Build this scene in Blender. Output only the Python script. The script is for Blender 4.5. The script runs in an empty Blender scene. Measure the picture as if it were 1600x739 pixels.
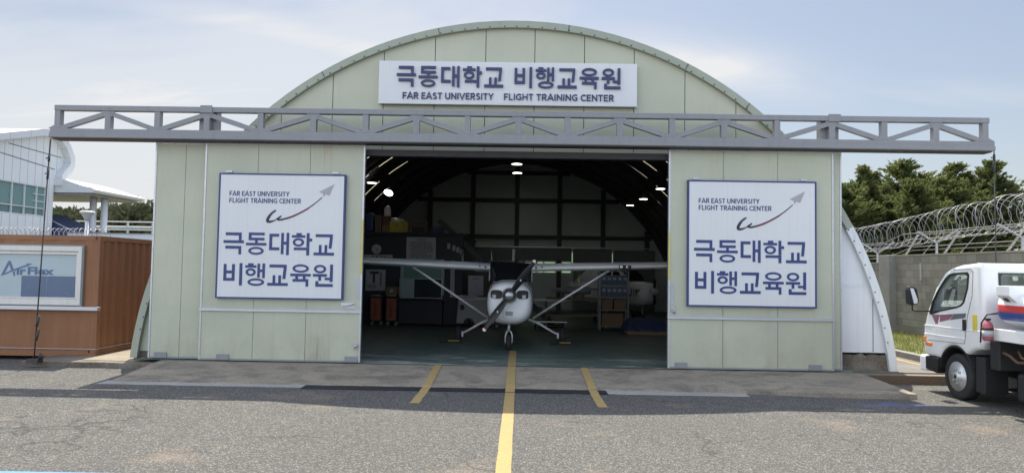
import bpy, bmesh, math, random
from mathutils import Vector, Matrix, noise
from mathutils.geometry import tessellate_polygon
R = math.radians
sin, cos, pi = math.sin, math.cos, math.pi
random.seed(7)
S = bpy.context.scene
COL = S.collection

# ------------------------------------------------------------------ camera
def make_camera():
    psi, p, rho = R(.72), R(2.65), R(.956)
    f = Vector((-sin(psi)*cos(p), cos(psi)*cos(p), sin(p)))
    r0 = Vector((cos(psi), sin(psi), 0)); u0 = r0.cross(f)
    r = r0*cos(rho) + u0*sin(rho); u = u0*cos(rho) - r0*sin(rho)
    cd = bpy.data.cameras.new('camera'); co = bpy.data.objects.new('camera', cd); COL.objects.link(co)
    m = Matrix((r, u, -f)).transposed().to_4x4(); m.translation = (0, -13.6, 1.84)
    co.matrix_world = m
    cd.sensor_width = 36; cd.lens = 36*1110/1600; cd.clip_start = .1; cd.clip_end = 3000
    S.camera = co
make_camera()

# ------------------------------------------------------------------ light
SUN_EL, SUN_AZ = 60.0, -4.0          # the sun stands behind the hangar (+Y), azimuth from +Y towards +X
EXPOSURE = 1.32
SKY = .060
def make_light():
    w = bpy.data.worlds.new('World'); S.world = w; w.use_nodes = True
    nt = w.node_tree; N = nt.nodes; L = nt.links
    bg = N['Background']
    sky = N.new('ShaderNodeTexSky'); sky.sky_type = 'NISHITA'; sky.sun_disc = False
    sky.sun_elevation = R(SUN_EL); sky.sun_rotation = R(SUN_AZ); sky.dust_density = 2.0; sky.air_density = 1.0; sky.ozone_density = 1.5
    tc = N.new('ShaderNodeTexCoord'); sep = N.new('ShaderNodeSeparateXYZ'); L.new(tc.outputs['Generated'], sep.inputs[0])
    def M(op, a, b=None, c=None):
        n = N.new('ShaderNodeMath'); n.operation = op
        for i, v in enumerate((a, b, c)):
            if v is None: continue
            if isinstance(v, (int, float)): n.inputs[i].default_value = v
            else: L.new(v, n.inputs[i])
        return n.outputs[0]
    z = M('ADD', M('MAXIMUM', sep.outputs[2], 0), .18)
    px = M('DIVIDE', sep.outputs[0], z); py = M('DIVIDE', sep.outputs[1], z)
    cmb = N.new('ShaderNodeCombineXYZ'); L.new(px, cmb.inputs[0]); L.new(py, cmb.inputs[1])
    mp = N.new('ShaderNodeMapping'); mp.inputs['Rotation'].default_value = (0, 0, R(-24)); mp.inputs['Scale'].default_value = (.55, 1.5, 1)
    mp.inputs['Location'].default_value = (3.1, 1.7, 0)
    L.new(cmb.outputs[0], mp.inputs[0])
    nz = N.new('ShaderNodeTexNoise'); nz.inputs['Scale'].default_value = .9; nz.inputs['Detail'].default_value = 9; nz.inputs['Roughness'].default_value = .55; nz.inputs['Distortion'].default_value = .6
    L.new(mp.outputs[0], nz.inputs[0])
    bias = M('MULTIPLY', px, -.085)
    fac = M('ADD', nz.outputs[0], bias)
    rp = N.new('ShaderNodeValToRGB'); rp.color_ramp.elements[0].position = .40; rp.color_ramp.elements[1].position = .66
    rp.color_ramp.elements[0].color = (0, 0, 0, 1); rp.color_ramp.elements[1].color = (1, 1, 1, 1); rp.color_ramp.interpolation = 'EASE'
    L.new(fac, rp.inputs[0])
    # a high thin veil plus thicker cloud
    hz = M('MULTIPLY', M('POWER', M('SUBTRACT', 1, M('MAXIMUM', sep.outputs[2], 0)), 4), .55)
    nf = N.new('ShaderNodeTexNoise'); nf.inputs['Scale'].default_value = 2.2; nf.inputs['Detail'].default_value = 8; nf.inputs['Roughness'].default_value = .6; nf.inputs['Distortion'].default_value = 1.0; L.new(mp.outputs[0], nf.inputs[0])
    def bank(cx, cy, ax, ay, tilt, amp):          # one bank of cloud, ragged by noise
        dx, dy = M('SUBTRACT', px, cx), M('SUBTRACT', py, cy)
        u = M('DIVIDE', M('ADD', M('MULTIPLY', dx, cos(tilt)), M('MULTIPLY', dy, sin(tilt))), ax); v = M('DIVIDE', M('SUBTRACT', M('MULTIPLY', dy, cos(tilt)), M('MULTIPLY', dx, sin(tilt))), ay)
        e = M('POWER', 2.718, M('MULTIPLY', M('ADD', M('MULTIPLY', u, u), M('MULTIPLY', v, v)), -1))
        return M('MULTIPLY', e, M('MULTIPLY', M('ADD', M('MULTIPLY', nf.outputs[0], 1.6), -.15), amp))
    banks = M('ADD', M('ADD', bank(.50, 2.06, .36, .14, .25, 1.25), bank(-1.25, 2.25, .80, .22, -.1, 1.15)), bank(-.55, 1.92, .48, .11, .5, 1.0))
    cf = M('MINIMUM', M('ADD', M('MAXIMUM', M('MULTIPLY', rp.outputs[0], .5), banks), M('ADD', M('MULTIPLY', hz, .42), .10)), .96)
    mul = N.new('ShaderNodeMix'); mul.data_type = 'RGBA'; mul.blend_type = 'MULTIPLY'; mul.inputs[0].default_value = 1
    L.new(sky.outputs[0], mul.inputs[6]); mul.inputs[7].default_value = (.78, .78, .77, 1)
    mix = N.new('ShaderNodeMix'); mix.data_type = 'RGBA'
    L.new(cf, mix.inputs[0]); L.new(mul.outputs[2], mix.inputs[6])
    mix.inputs[7].default_value = (5.75, 5.78, 5.85, 1)
    # unseen sky overhead and behind the camera brightened as added fill on the facade
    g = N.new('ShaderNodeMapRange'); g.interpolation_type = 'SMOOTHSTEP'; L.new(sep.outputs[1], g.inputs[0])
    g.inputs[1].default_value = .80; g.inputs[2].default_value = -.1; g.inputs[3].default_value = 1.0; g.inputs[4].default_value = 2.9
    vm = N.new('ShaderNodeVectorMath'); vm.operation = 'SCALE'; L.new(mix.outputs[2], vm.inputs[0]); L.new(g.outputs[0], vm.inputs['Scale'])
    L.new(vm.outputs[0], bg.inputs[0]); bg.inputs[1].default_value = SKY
    ld = bpy.data.lights.new('sun', 'SUN'); ld.energy = 3.35; ld.angle = R(.55); ld.color = (1, .93, .80)
    lo = bpy.data.objects.new('sun', ld); COL.objects.link(lo)
    d = Vector((sin(R(SUN_AZ))*cos(R(SUN_EL)), cos(R(SUN_AZ))*cos(R(SUN_EL)), sin(R(SUN_EL))))
    lo.rotation_euler = d.to_track_quat('Z', 'Y').to_euler(); lo.location = d*60
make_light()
S.view_settings.view_transform = 'Standard'; S.view_settings.look = 'None'
S.view_settings.exposure = EXPOSURE; S.view_settings.gamma = 1; S.view_settings.use_curve_mapping = False

# ------------------------------------------------------------------ materials
class NT:
    def __init__(s, name):
        s.m = bpy.data.materials.new(name); s.m.use_nodes = True; s.t = s.m.node_tree; s.N = s.t.nodes; s.L = s.t.links
        s.p = s.N['Principled BSDF']; s.out = s.N['Material Output']
        s.tc = s.N.new('ShaderNodeTexCoord'); s.geo = None
    def set(s, sock, v):
        if v is None: return
        if isinstance(v, bpy.types.NodeSocket): s.L.new(v, sock)
        elif isinstance(v, (tuple, list)) and len(v) == 3 and sock.type == 'RGBA': sock.default_value = (*v, 1)
        else: sock.default_value = v
    def pos(s):
        if not s.geo: s.geo = s.N.new('ShaderNodeNewGeometry')
        return s.geo.outputs['Position']
    def xyz(s, v=None):
        n = s.N.new('ShaderNodeSeparateXYZ'); s.L.new(v or s.pos(), n.inputs[0]); return n.outputs
    def map(s, scale=(1, 1, 1), v=None, rot=(0, 0, 0)):
        n = s.N.new('ShaderNodeMapping'); s.L.new(v or s.tc.outputs['Object'], n.inputs[0]); n.inputs['Scale'].default_value = scale; n.inputs['Rotation'].default_value = rot
        return n.outputs[0]
    def noise(s, scale, detail=4, v=None, rough=.55, dist=0):
        n = s.N.new('ShaderNodeTexNoise'); s.L.new(v or s.tc.outputs['Object'], n.inputs[0])
        n.inputs['Scale'].default_value = scale; n.inputs['Detail'].default_value = detail; n.inputs['Roughness'].default_value = rough; n.inputs['Distortion'].default_value = dist
        return n.outputs[0]
    def vor(s, scale, v=None, feature='F1', out='Distance'):
        n = s.N.new('ShaderNodeTexVoronoi'); n.feature = feature; s.L.new(v or s.tc.outputs['Object'], n.inputs[0]); n.inputs['Scale'].default_value = scale
        return n.outputs[out]
    def ramp(s, f, a, b, ca=(0, 0, 0), cb=(1, 1, 1), ease=False):
        n = s.N.new('ShaderNodeValToRGB'); e = n.color_ramp.elements; e[0].position = a; e[1].position = b; e[0].color = (*ca, 1); e[1].color = (*cb, 1)
        if ease: n.color_ramp.interpolation = 'EASE'
        s.L.new(f, n.inputs[0]); return n.outputs[0]
    def mix(s, f, a, b, mode='MIX'):
        n = s.N.new('ShaderNodeMix'); n.data_type = 'RGBA'; n.blend_type = mode
        s.set(n.inputs[0], f); s.set(n.inputs[6], a); s.set(n.inputs[7], b); return n.outputs[2]
    def math(s, op, a, b=None, c=None):
        n = s.N.new('ShaderNodeMath'); n.operation = op
        for i, v in enumerate((a, b, c)): s.set(n.inputs[i], v)
        return n.outputs[0]
    def bump(s, h, strength=.3, dist=.01):
        n = s.N.new('ShaderNodeBump'); n.inputs['Strength'].default_value = strength; n.inputs['Distance'].default_value = dist
        s.L.new(h, n.inputs['Height']); s.L.new(n.outputs[0], s.p.inputs['Normal'])
    def done(s, col=None, rough=None, metal=0, spec=None):
        s.set(s.p.inputs['Base Color'], col); s.set(s.p.inputs['Roughness'], rough); s.p.inputs['Metallic'].default_value = metal
        if spec is not None: s.p.inputs['Specular IOR Level'].default_value = spec
        return s.m

def paint(name, col, rough=.55, metal=0, var=.10, scale=2.5, streak=0., dirt=(.25, .22, .17), bump=0., bscale=60, spec=None):
    n = NT(name)
    a = tuple(c*(1-var) for c in col); b = tuple(min(1, c*(1+var)) for c in col)
    c = n.mix(n.noise(scale, 6, rough=.6), a, b)
    c = n.mix(n.math('MULTIPLY', n.noise(scale*14, 3), .25), c, tuple(x*.8 for x in col))
    if streak:
        st = n.ramp(n.noise(2.2, 5, n.map((5, 5, .22)), .65), .5, .78)
        c = n.mix(n.math('MULTIPLY', st, streak), c, dirt)
    if bump: n.bump(n.noise(bscale, 3), bump, .01)
    rr = n.math('ADD', n.math('MULTIPLY', n.noise(scale*3, 3), .2), rough-.1)
    return n.done(c, rr, metal, spec)

def m_asphalt():
    n = NT('asphalt')
    p = n.pos()
    big = n.noise(.35, 6, p, .6); mid = n.noise(2.2, 6, p, .65)
    base = n.mix(n.ramp(big, .3, .7), (.205, .196, .173), (.275, .259, .225))
    base = n.mix(n.math('MULTIPLY', n.ramp(mid, .35, .75), .5), base, (.27, .255, .225))
    # aggregate: two grain sizes, each stone its own tone
    v1 = n.vor(60, p, out='Color'); g1 = n.xyz(v1)[0]
    v2 = n.vor(125, p, out='Color'); g2 = n.xyz(v2)[1]
    base = n.mix(n.ramp(g1, .62, 1.0), base, (.70, .67, .60))
    base = n.mix(n.math('MULTIPLY', n.ramp(g1, .36, .0), .95), base, (.045, .044, .042))
    base = n.mix(n.math('MULTIPLY', n.ramp(g2, .72, .95), .9), base, (.55, .53, .48))
    base = n.mix(n.math('MULTIPLY', n.ramp(g2, .28, .05), .85), base, (.065, .065, .065))
    warm = n.ramp(n.noise(.9, 3, p), .60, .75)
    base = n.mix(n.math('MULTIPLY', warm, .22), base, (.36, .27, .19))
    dark = n.ramp(n.noise(.55, 7, n.map((1, 2.6, 1), p), .7), .62, .74)
    base = n.mix(n.math('MULTIPLY', dark, .38), base, (.12, .12, .12))
    x, y, z = n.xyz(p)
    # faded blue paint smear near the truck, a few hairline cracks, tyre-polished lanes beside the centre line
    dx = n.math('DIVIDE', n.math('SUBTRACT', x, 5.9), .9); dy = n.math('DIVIDE', n.math('SUBTRACT', y, -2.45), .28)
    sm = n.math('SUBTRACT', 1, n.math('MINIMUM', n.math('ADD', n.math('MULTIPLY', dx, dx), n.math('MULTIPLY', dy, dy)), 1))
    base = n.mix(n.math('MULTIPLY', n.math('MULTIPLY', sm, n.ramp(n.noise(5, 5, p), .35, .65)), .7), base, (.10, .14, .30))
    wv = n.N.new('ShaderNodeVectorMath'); wv.operation = 'ADD'; n.L.new(p, wv.inputs[0])
    nz = n.N.new('ShaderNodeTexNoise'); n.L.new(p, nz.inputs[0]); nz.inputs['Scale'].default_value = 1.3; nz.inputs['Detail'].default_value = 6; n.L.new(nz.outputs[1], wv.inputs[1])
    ck = n.vor(.33, wv.outputs[0], 'DISTANCE_TO_EDGE'); ckm = n.math('MULTIPLY', n.ramp(ck, .0022, .0065, (1, 1, 1), (0, 0, 0)), n.ramp(n.noise(.5, 3, p), .45, .58))
    base = n.mix(n.math('MULTIPLY', ckm, .75), base, (.035, .034, .033))
    oil = n.ramp(n.noise(1.7, 5, p, .6), .66, .72); base = n.mix(n.math('MULTIPLY', oil, .35), base, (.07, .07, .07))
    n.bump(n.math('ADD', g1, n.math('MULTIPLY', g2, .6)), .55, .006)
    return n.done(base, .92, spec=.25)

def m_concrete(name, a, b, stain=(.10, .095, .085), amt=.8, lo=.5, hi=.68):
    n = NT(name); p = n.pos()
    c = n.mix(n.ramp(n.noise(1.3, 7, p, .65), .3, .7), a, b)
    st = n.ramp(n.noise(1.5, 9, n.map((.9, 1.5, 1), p), .74, .5), lo, hi)
    c = n.mix(n.math('MULTIPLY', st, amt), c, stain)
    g = n.xyz(n.vor(70, p, out='Color'))[0]
    c = n.mix(n.math('MULTIPLY', n.ramp(g, .7, 1), .35), c, tuple(min(1, x*1.6) for x in b))
    c = n.mix(n.math('MULTIPLY', n.ramp(g, .25, 0), .35), c, tuple(x*.5 for x in a))
    n.bump(n.noise(30, 5, p), .4, .008)
    return n.done(c, .9, spec=.25)

def m_floor():
    n = NT('green_floor'); p = n.pos(); x, y, z = n.xyz(p)
    c = n.mix(n.ramp(n.noise(.8, 6, p, .6), .3, .7), (.07, .105, .09), (.105, .14, .12))
    # scuffed, whitened paint along the first two metres
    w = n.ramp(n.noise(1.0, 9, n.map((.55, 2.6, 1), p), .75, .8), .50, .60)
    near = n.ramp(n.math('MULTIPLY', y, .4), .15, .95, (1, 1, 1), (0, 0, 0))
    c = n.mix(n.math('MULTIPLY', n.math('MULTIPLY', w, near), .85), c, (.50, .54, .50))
    g = n.ramp(n.noise(3.0, 6, p, .7), .55, .75)
    c = n.mix(n.math('MULTIPLY', g, .5), c, (.05, .062, .062))
    return n.done(c, n.math('ADD', n.math('MULTIPLY', n.noise(3, 4, p), .3), .28), spec=.4)

def m_door():
    n = NT('cream_door_panel'); p = n.pos(); x, y, z = n.xyz(p)
    c = n.mix(n.ramp(n.noise(.8, 6, p, .6), .3, .7), (.40, .415, .315), (.46, .467, .36))
    fine = n.noise(26, 3, n.map((1, 1, .08), p))
    c = n.mix(n.math('MULTIPLY', n.ramp(fine, .4, .7), .12), c, (.33, .345, .28))
    st = n.ramp(n.noise(1.5, 7, n.map((3.2, 1, .16), p), .7), .56, .78)
    c = n.mix(n.math('MULTIPLY', st, .5), c, (.31, .295, .225))
    low = n.ramp(z, .0, .9, (1, 1, 1), (0, 0, 0))
    sp = n.ramp(n.noise(2.4, 8, n.map((1, 1, .6), p), .72), .45, .62)
    c = n.mix(n.math('MULTIPLY', n.math('MULTIPLY', low, sp), .35), c, (.30, .26, .18))
    # rust run from the head of the left door and a dirty run low down beside its edge
    def run(x0, w, za, zb, amt, col, c):
        d = n.math('SUBTRACT', 1, n.math('MINIMUM', n.math('DIVIDE', n.math('ABSOLUTE', n.math('SUBTRACT', x, x0)), w), 1))
        zz = n.ramp(n.math('DIVIDE', n.math('SUBTRACT', z, za), zb-za), 0, 1) if zb > za else n.ramp(n.math('DIVIDE', n.math('SUBTRACT', z, za), zb-za), 0, 1)
        nn = n.ramp(n.noise(6, 5, n.map((3, 1, .12), p), .7), .40, .62)
        return n.mix(n.math('MULTIPLY', n.math('MULTIPLY', n.math('MULTIPLY', d, zz), nn), amt), c, col)
    c = run(-3.77, .17, 3.55, 4.2, .9, (.34, .20, .08), c)
    c = run(-4.0, .10, 3.7, 4.2, .6, (.36, .26, .14), c)
    c = run(-3.83, .28, 1.0, .05, .75, (.22, .19, .13), c)
    c = run(3.7, .16, 3.4, 4.2, .5, (.40, .32, .18), c)
    c = run(4.7, .1, 3.6, 4.2, .5, (.38, .30, .18), c)
    pk = n.ramp(n.noise(9, 6, p, .7), .68, .73); c = n.mix(n.math('MULTIPLY', pk, .3), c, (.25, .22, .16))
    n.bump(n.noise(1.6, 4, p), .45, .04)
    return n.done(c, .42)

def m_sign(name):
    n = NT(name); p = n.pos()
    c = n.mix(n.noise(.9, 4, p), (.60, .605, .615), (.66, .665, .67))
    s1 = n.ramp(n.noise(2.0, 7, n.map((14, 1, .10), p), .7), .52, .72)
    c = n.mix(n.math('MULTIPLY', s1, .32), c, (.50, .49, .50))
    return n.done(c, .38)

def m_gable():
    n = NT('cream_gable_panel'); p = n.pos(); x, y, z = n.xyz(p)
    c = n.mix(n.ramp(n.noise(.7, 6, p, .6), .3, .7), (.425, .435, .33), (.48, .482, .375))
    st = n.ramp(n.noise(1.7, 7, n.map((3.0, 1, .2), p), .7), .55, .8)
    c = n.mix(n.math('MULTIPLY', st, .3), c, (.33, .33, .27))
    n.bump(n.noise(1.4, 3, p), .2, .03)
    return n.done(c, .5)

def m_block():
    n = NT('grey_block'); p = n.pos(); x, y, z = n.xyz(p)
    cmb = n.N.new('ShaderNodeCombineXYZ'); n.L.new(y, cmb.inputs[0]); n.L.new(z, cmb.inputs[1])
    b = n.N.new('ShaderNodeTexBrick'); n.L.new(cmb.outputs[0], b.inputs[0])
    b.inputs['Scale'].default_value = 1; b.inputs['Brick Width'].default_value = .40; b.inputs['Row Height'].default_value = .20; b.inputs['Mortar Size'].default_value = .009; b.inputs['Mortar Smooth'].default_value = .3; b.inputs['Bias'].default_value = .0
    b.inputs['Color1'].default_value = (.20, .195, .17, 1); b.inputs['Color2'].default_value = (.31, .30, .26, 1); b.inputs['Mortar'].default_value = (.16, .15, .13, 1)
    c = n.mix(n.math('MULTIPLY', n.ramp(n.noise(1.6, 7, p, .7), .4, .7), .5), b.outputs[0], (.18, .17, .145))
    st = n.ramp(n.noise(1.5, 6, n.map((1, 3, .25), p), .7), .55, .75)
    c = n.mix(n.math('MULTIPLY', st, .45), c, (.12, .115, .10))
    c = n.mix(n.math('MULTIPLY', n.ramp(n.noise(40, 3, p), .45, .7), .3), c, (.28, .27, .24))
    n.bump(b.outputs['Fac'], -.6, .012)
    return n.done(c, .93, spec=.2)

def m_seamed(name, col, ax, step, w=.012, dark=.35, rough=.4, z_step=None):
    n = NT(name); p = n.pos(); q = n.xyz(p)
    a = n.math('MODULO', n.math('ADD', q[ax], 1000.0), step); f = n.math('LESS_THAN', a, w)
    if z_step:
        a2 = n.math('MODULO', n.math('ADD', q[2], 1000.0), z_step); f = n.math('MAXIMUM', f, n.math('LESS_THAN', a2, w))
    c = n.mix(n.noise(.5, 5, p), tuple(x*.93 for x in col), col)
    st = n.ramp(n.noise(.9, 6, n.map((2, 2, .3), p), .7), .55, .8)
    c = n.mix(n.math('MULTIPLY', st, .2), c, tuple(x*.7 for x in col))
    c = n.mix(f, c, tuple(x*dark for x in col))
    return n.done(c, rough)

def m_corr():
    n = NT('brown_container_paint'); p = n.pos()
    c = n.mix(n.ramp(n.noise(1.2, 7, p, .65), .3, .7), (.20, .082, .033), (.26, .108, .042))
    st = n.ramp(n.noise(1.6, 7, n.map((3, 3, .2), p), .7), .5, .75)
    c = n.mix(n.math('MULTIPLY', st, .45), c, (.12, .058, .036))
    c = n.mix(n.math('MULTIPLY', n.ramp(n.noise(18, 4, p), .55, .75), .25), c, (.26, .15, .08))
    return n.done(c, .55)

def m_glass(name, tint=(.90, .94, .94), refl=.12, rough=.02):
    n = NT(name)
    tr = n.N.new('ShaderNodeBsdfTransparent'); tr.inputs[0].default_value = (*tint, 1)
    gl = n.N.new('ShaderNodeBsdfGlossy'); gl.inputs['Roughness'].default_value = rough
    fr = n.N.new('ShaderNodeFresnel'); fr.inputs[0].default_value = 1.5
    f = n.math('ADD', n.math('MULTIPLY', fr.outputs[0], .45), n.math('MULTIPLY', n.noise(2, 2), refl*.3))
    mx = n.N.new('ShaderNodeMixShader'); n.L.new(f, mx.inputs[0]); n.L.new(tr.outputs[0], mx.inputs[1]); n.L.new(gl.outputs[0], mx.inputs[2])
    n.L.new(mx.outputs[0], n.out.inputs[0]); return n.m

def m_translucent(name, col, var=.1):
    n = NT(name)
    c = n.mix(n.noise(6, 4), tuple(x*(1-var) for x in col), col)
    tr = n.N.new('ShaderNodeBsdfTranslucent'); n.L.new(c, tr.inputs[0])
    df = n.N.new('ShaderNodeBsdfDiffuse'); n.L.new(c, df.inputs[0])
    mx = n.N.new('ShaderNodeMixShader'); mx.inputs[0].default_value = .7; n.L.new(df.outputs[0], mx.inputs[1]); n.L.new(tr.outputs[0], mx.inputs[2])
    n.L.new(mx.outputs[0], n.out.inputs[0]); return n.m

def m_emit(name, col, st):
    n = NT(name)
    n.p.inputs['Emission Color'].default_value = (*col, 1); n.p.inputs['Emission Strength'].default_value = st
    c = n.mix(n.noise(3, 2), col, tuple(x*.9 for x in col))
    return n.done(c, .4)

def m_foliage(name, cols, sheen=.25):
    n = NT(name)
    oi = n.N.new('ShaderNodeNewGeometry')
    rnd = oi.outputs['Random Per Island']
    clump = n.noise(.9, 3, oi.outputs['Position'])
    c = n.mix(n.ramp(rnd, .1, .9), cols[0], cols[1])
    c = n.mix(n.ramp(clump, .42, .62), c, cols[2])
    df = n.N.new('ShaderNodeBsdfDiffuse'); tr = n.N.new('ShaderNodeBsdfTranslucent'); n.L.new(c, df.inputs[0]); n.L.new(n.mix(.5, c, tuple(min(1, x*1.6) for x in cols[2])), tr.inputs[0])
    mx = n.N.new('ShaderNodeMixShader'); mx.inputs[0].default_value = sheen; n.L.new(df.outputs[0], mx.inputs[1]); n.L.new(tr.outputs[0], mx.inputs[2])
    n.L.new(mx.outputs[0], n.out.inputs[0]); return n.m

def m_tank():
    n = NT('tank_paint'); z = n.xyz(n.pos())[2]
    def band(a, b): return n.math('MULTIPLY', n.math('GREATER_THAN', z, a), n.math('LESS_THAN', z, b))
    c = n.mix(n.noise(2, 4), (.74, .75, .76), (.80, .81, .82))
    c = n.mix(band(1.335, 1.44), c, (.55, .035, .035)); c = n.mix(band(1.215, 1.335), c, (.02, .075, .30))
    return n.done(c, .3)

M = {}
def setup_mats():
    M['asphalt'] = m_asphalt()
    M['ramp'] = m_concrete('ramp_concrete', (.245, .215, .172), (.345, .30, .235), (.09, .085, .075), amt=.7, lo=.47, hi=.62)
    M['strip'] = m_concrete('pale_concrete', (.30, .295, .28), (.38, .37, .345), amt=.3)
    M['slab'] = m_concrete('slab_concrete', (.16, .15, .14), (.22, .21, .195), amt=.4)
    M['slab_edge'] = m_concrete('brown_slab_edge', (.12, .085, .06), (.18, .13, .09), amt=.5)
    M['plinth'] = m_concrete('dirty_plinth', (.17, .145, .115), (.27, .24, .20), (.07, .055, .042), .85, .42, .6)
    M['pad'] = m_concrete('pad_concrete', (.22, .19, .15), (.34, .29, .22), amt=.35)
    M['kerb'] = m_concrete('kerb_concrete', (.27, .27, .26), (.36, .35, .33), amt=.3)
    M['tar'] = m_concrete('tar_patch', (.018, .018, .022), (.032, .032, .037), (.05, .05, .05), .3)
    M['floor'] = m_floor()
    def line(name, col, under):
        n = NT(name); p = n.pos()
        w = n.ramp(n.noise(7, 8, p, .75), .60, .68)
        g = n.xyz(n.vor(80, p, out='Color'))[0]
        c = n.mix(n.noise(2, 4, p), tuple(x*.85 for x in col), col)
        c = n.mix(n.math('MULTIPLY', n.ramp(g, .2, 0), .4), c, under)
        c = n.mix(n.math('MULTIPLY', w, .75), c, under)
        n.bump(g, .3, .004)
        return n.done(c, .8, spec=.25)
    M['yellow_line'] = line('yellow_road_paint', (.46, .315, .10), (.17, .16, .14))
    M['blue_line'] = line('blue_road_paint', (.10, .30, .62), (.15, .15, .15))
    M['white_line'] = line('white_road_paint', (.5, .5, .47), (.15, .15, .145))
    M['door'] = m_door(); M['gable'] = m_gable()
    M['trim'] = paint('sage_trim', (.315, .345, .275), .5, streak=.35)
    M['trim_white'] = paint('white_trim', (.66, .69, .70), .45, streak=.25)
    M['white_panel'] = paint('weathered_white_panel', (.68, .70, .73), .4, streak=.2, dirt=(.4, .38, .33))
    M['seam'] = paint('dark_seam', (.035, .033, .03), .9)
    M['alu'] = paint('dull_aluminium', (.50, .51, .54), .38, .6)
    M['truss'] = paint('grey_steel_paint', (.235, .238, .25), .5, streak=.3, dirt=(.14, .13, .13), var=.07)
    M['truss_dark'] = paint('dark_steel', (.035, .033, .036), .6)
    M['sign'] = m_sign('white_sign_board'); M['sign_side'] = paint('sign_edge', (.42, .44, .47), .45)
    M['navy'] = paint('navy_letter', (.020, .030, .115), .4, var=.06)
    M['navy2'] = paint('blue_print', (.024, .044, .165), .45, var=.08)
    M['logo_dark'] = paint('dark_print', (.03, .025, .045), .5); M['logo_red'] = paint('red_print', (.22, .025, .06), .5); M['logo_grey'] = paint('grey_print', (.36, .35, .36), .5)
    M['logo_blue'] = paint('teal_print', (.04, .10, .22), .5)
    M['rust'] = paint('rust', (.20, .09, .04), .8)
    M['steel'] = paint('bare_steel', (.42, .42, .42), .35, .8)
    M['galv'] = paint('galvanised', (.55, .57, .58), .4, .5)
    M['wire'] = paint('razor_wire', (.36, .36, .36), .45, .5)
    M['wire_dark'] = paint('dark_cable', (.04, .04, .042), .6)
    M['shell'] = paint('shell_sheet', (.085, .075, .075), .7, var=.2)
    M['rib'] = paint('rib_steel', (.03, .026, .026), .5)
    M['back_wall'] = paint('back_wall_sheet', (.55, .62, .60), .7, var=.12)
    M['back_post'] = paint('back_wall_frame', (.045, .05, .055), .6)
    M['back_door'] = paint('charcoal_door', (.17, .19, .20), .7)
    M['sky_pane'] = m_translucent('greenish_pane', (.55, .68, .56)); M['skylight'] = m_translucent('skylight_sheet', (.92, .80, .48), .35)
    M['lamp_glow'] = m_emit('lamp_glow', (1, .95, .84), 4); M['lamp_shade'] = paint('lamp_shade', (.08, .075, .07), .5)
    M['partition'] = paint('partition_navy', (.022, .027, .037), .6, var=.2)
    M['paper'] = paint('paper', (.42, .43, .45), .7); M['ink'] = paint('ink', (.05, .05, .06), .7)
    M['frame_grey'] = paint('grey_frame', (.22, .24, .25), .5)
    M['screen'] = paint('tv_screen', (.035, .05, .06), .12); M['black'] = paint('black_plastic', (.012, .012, .013), .5)
    M['rubber'] = paint('tyre_rubber', (.020, .020, .021), .8, var=.25, bump=.2)
    M['white_air'] = paint('aircraft_white', (.72, .73, .73), .45, var=.03)
    M['grey_air'] = paint('aircraft_dull_grey', (.72, .73, .74), .45, var=.08)
    M['pale_plastic'] = paint('pale_plastic', (.40, .40, .40), .5)
    M['prop'] = paint('prop_black', (.016, .017, .019), .5); M['prop_white'] = paint('prop_tip_white', (.72, .70, .70), .4); M['red'] = paint('red_paint', (.48, .03, .035), .45)
    M['spinner'] = paint('spinner_metal', (.30, .30, .31), .28, .85, var=.2)
    M['cockpit'] = paint('cockpit_glass_dark', (.012, .014, .016), .06, var=.1)
    M['chrome'] = paint('chrome', (.65, .65, .65), .15, 1)
    M['yellow'] = paint('safety_yellow', (.62, .38, .04), .5); M['yellow_box'] = paint('yellow_box', (.40, .34, .05), .5)
    M['orange'] = paint('orange_cabinet', (.36, .085, .03), .5); M['wood'] = paint('brown_frame', (.16, .09, .04), .6); M['card'] = paint('cardboard', (.20, .13, .075), .8)
    M['blue_bin'] = paint('blue_bin', (.11, .15, .21), .5); M['blue_tarp'] = paint('blue_tarp', (.02, .035, .10), .6, bump=.5, bscale=8)
    M['blue_drum'] = paint('blue_drum', (.02, .045, .14), .5); M['tan'] = paint('tan_goods', (.13, .085, .065), .7); M['rose'] = paint('rose_goods', (.13, .06, .06), .7)
    M['container'] = m_corr(); M['pvc'] = paint('white_window_frame', (.62, .60, .56), .4, streak=.2)
    M['frost'] = paint('frosted_film', (.36, .44, .47), .22, var=.08); M['film_blue'] = paint('blue_film', (.085, .13, .215), .25); M['film_logo'] = paint('logo_film', (.07, .13, .25), .3)
    M['bld_wall'] = m_seamed('white_cladding', (.80, .81, .80), 1, .62, .028); M['bld_band'] = m_seamed('roof_fascia', (.70, .71, .71), 1, 1.6, .03, .6)
    M['bld_glass'] = paint('teal_glass', (.10, .20, .195), .08, var=.25, scale=.5); M['bld_blind'] = paint('teal_blind', (.16, .28, .265), .3)
    M['canopy'] = m_seamed('canopy_sheet', (.66, .67, .67), 1, .9, .02, .7); M['soffit'] = m_seamed('canopy_soffit', (.30, .29, .27), 0, .45, .06, .4)
    M['awning_blue'] = paint('navy_awning', (.035, .06, .15), .6)
    M['block'] = m_block(); M['coping'] = paint('wall_coping', (.36, .33, .26), .85)
    M['grass'] = m_foliage('grass_blades', [(.10, .15, .035), (.20, .24, .06), (.27, .26, .09)], .3)
    M['soil'] = paint('grass_base', (.11, .13, .045), .95, var=.35, scale=3)
    M['pine'] = m_foliage('conifer_sprays', [(.040, .062, .028), (.082, .110, .042), (.135, .150, .055)], .34)
    M['wood_far'] = m_foliage('distant_leaves', [(.030, .045, .028), (.055, .07, .035), (.085, .085, .05)], .2)
    M['shrub'] = m_foliage('shrub_leaves', [(.05, .075, .02), (.09, .11, .025), (.13, .13, .04)], .2)
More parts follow.
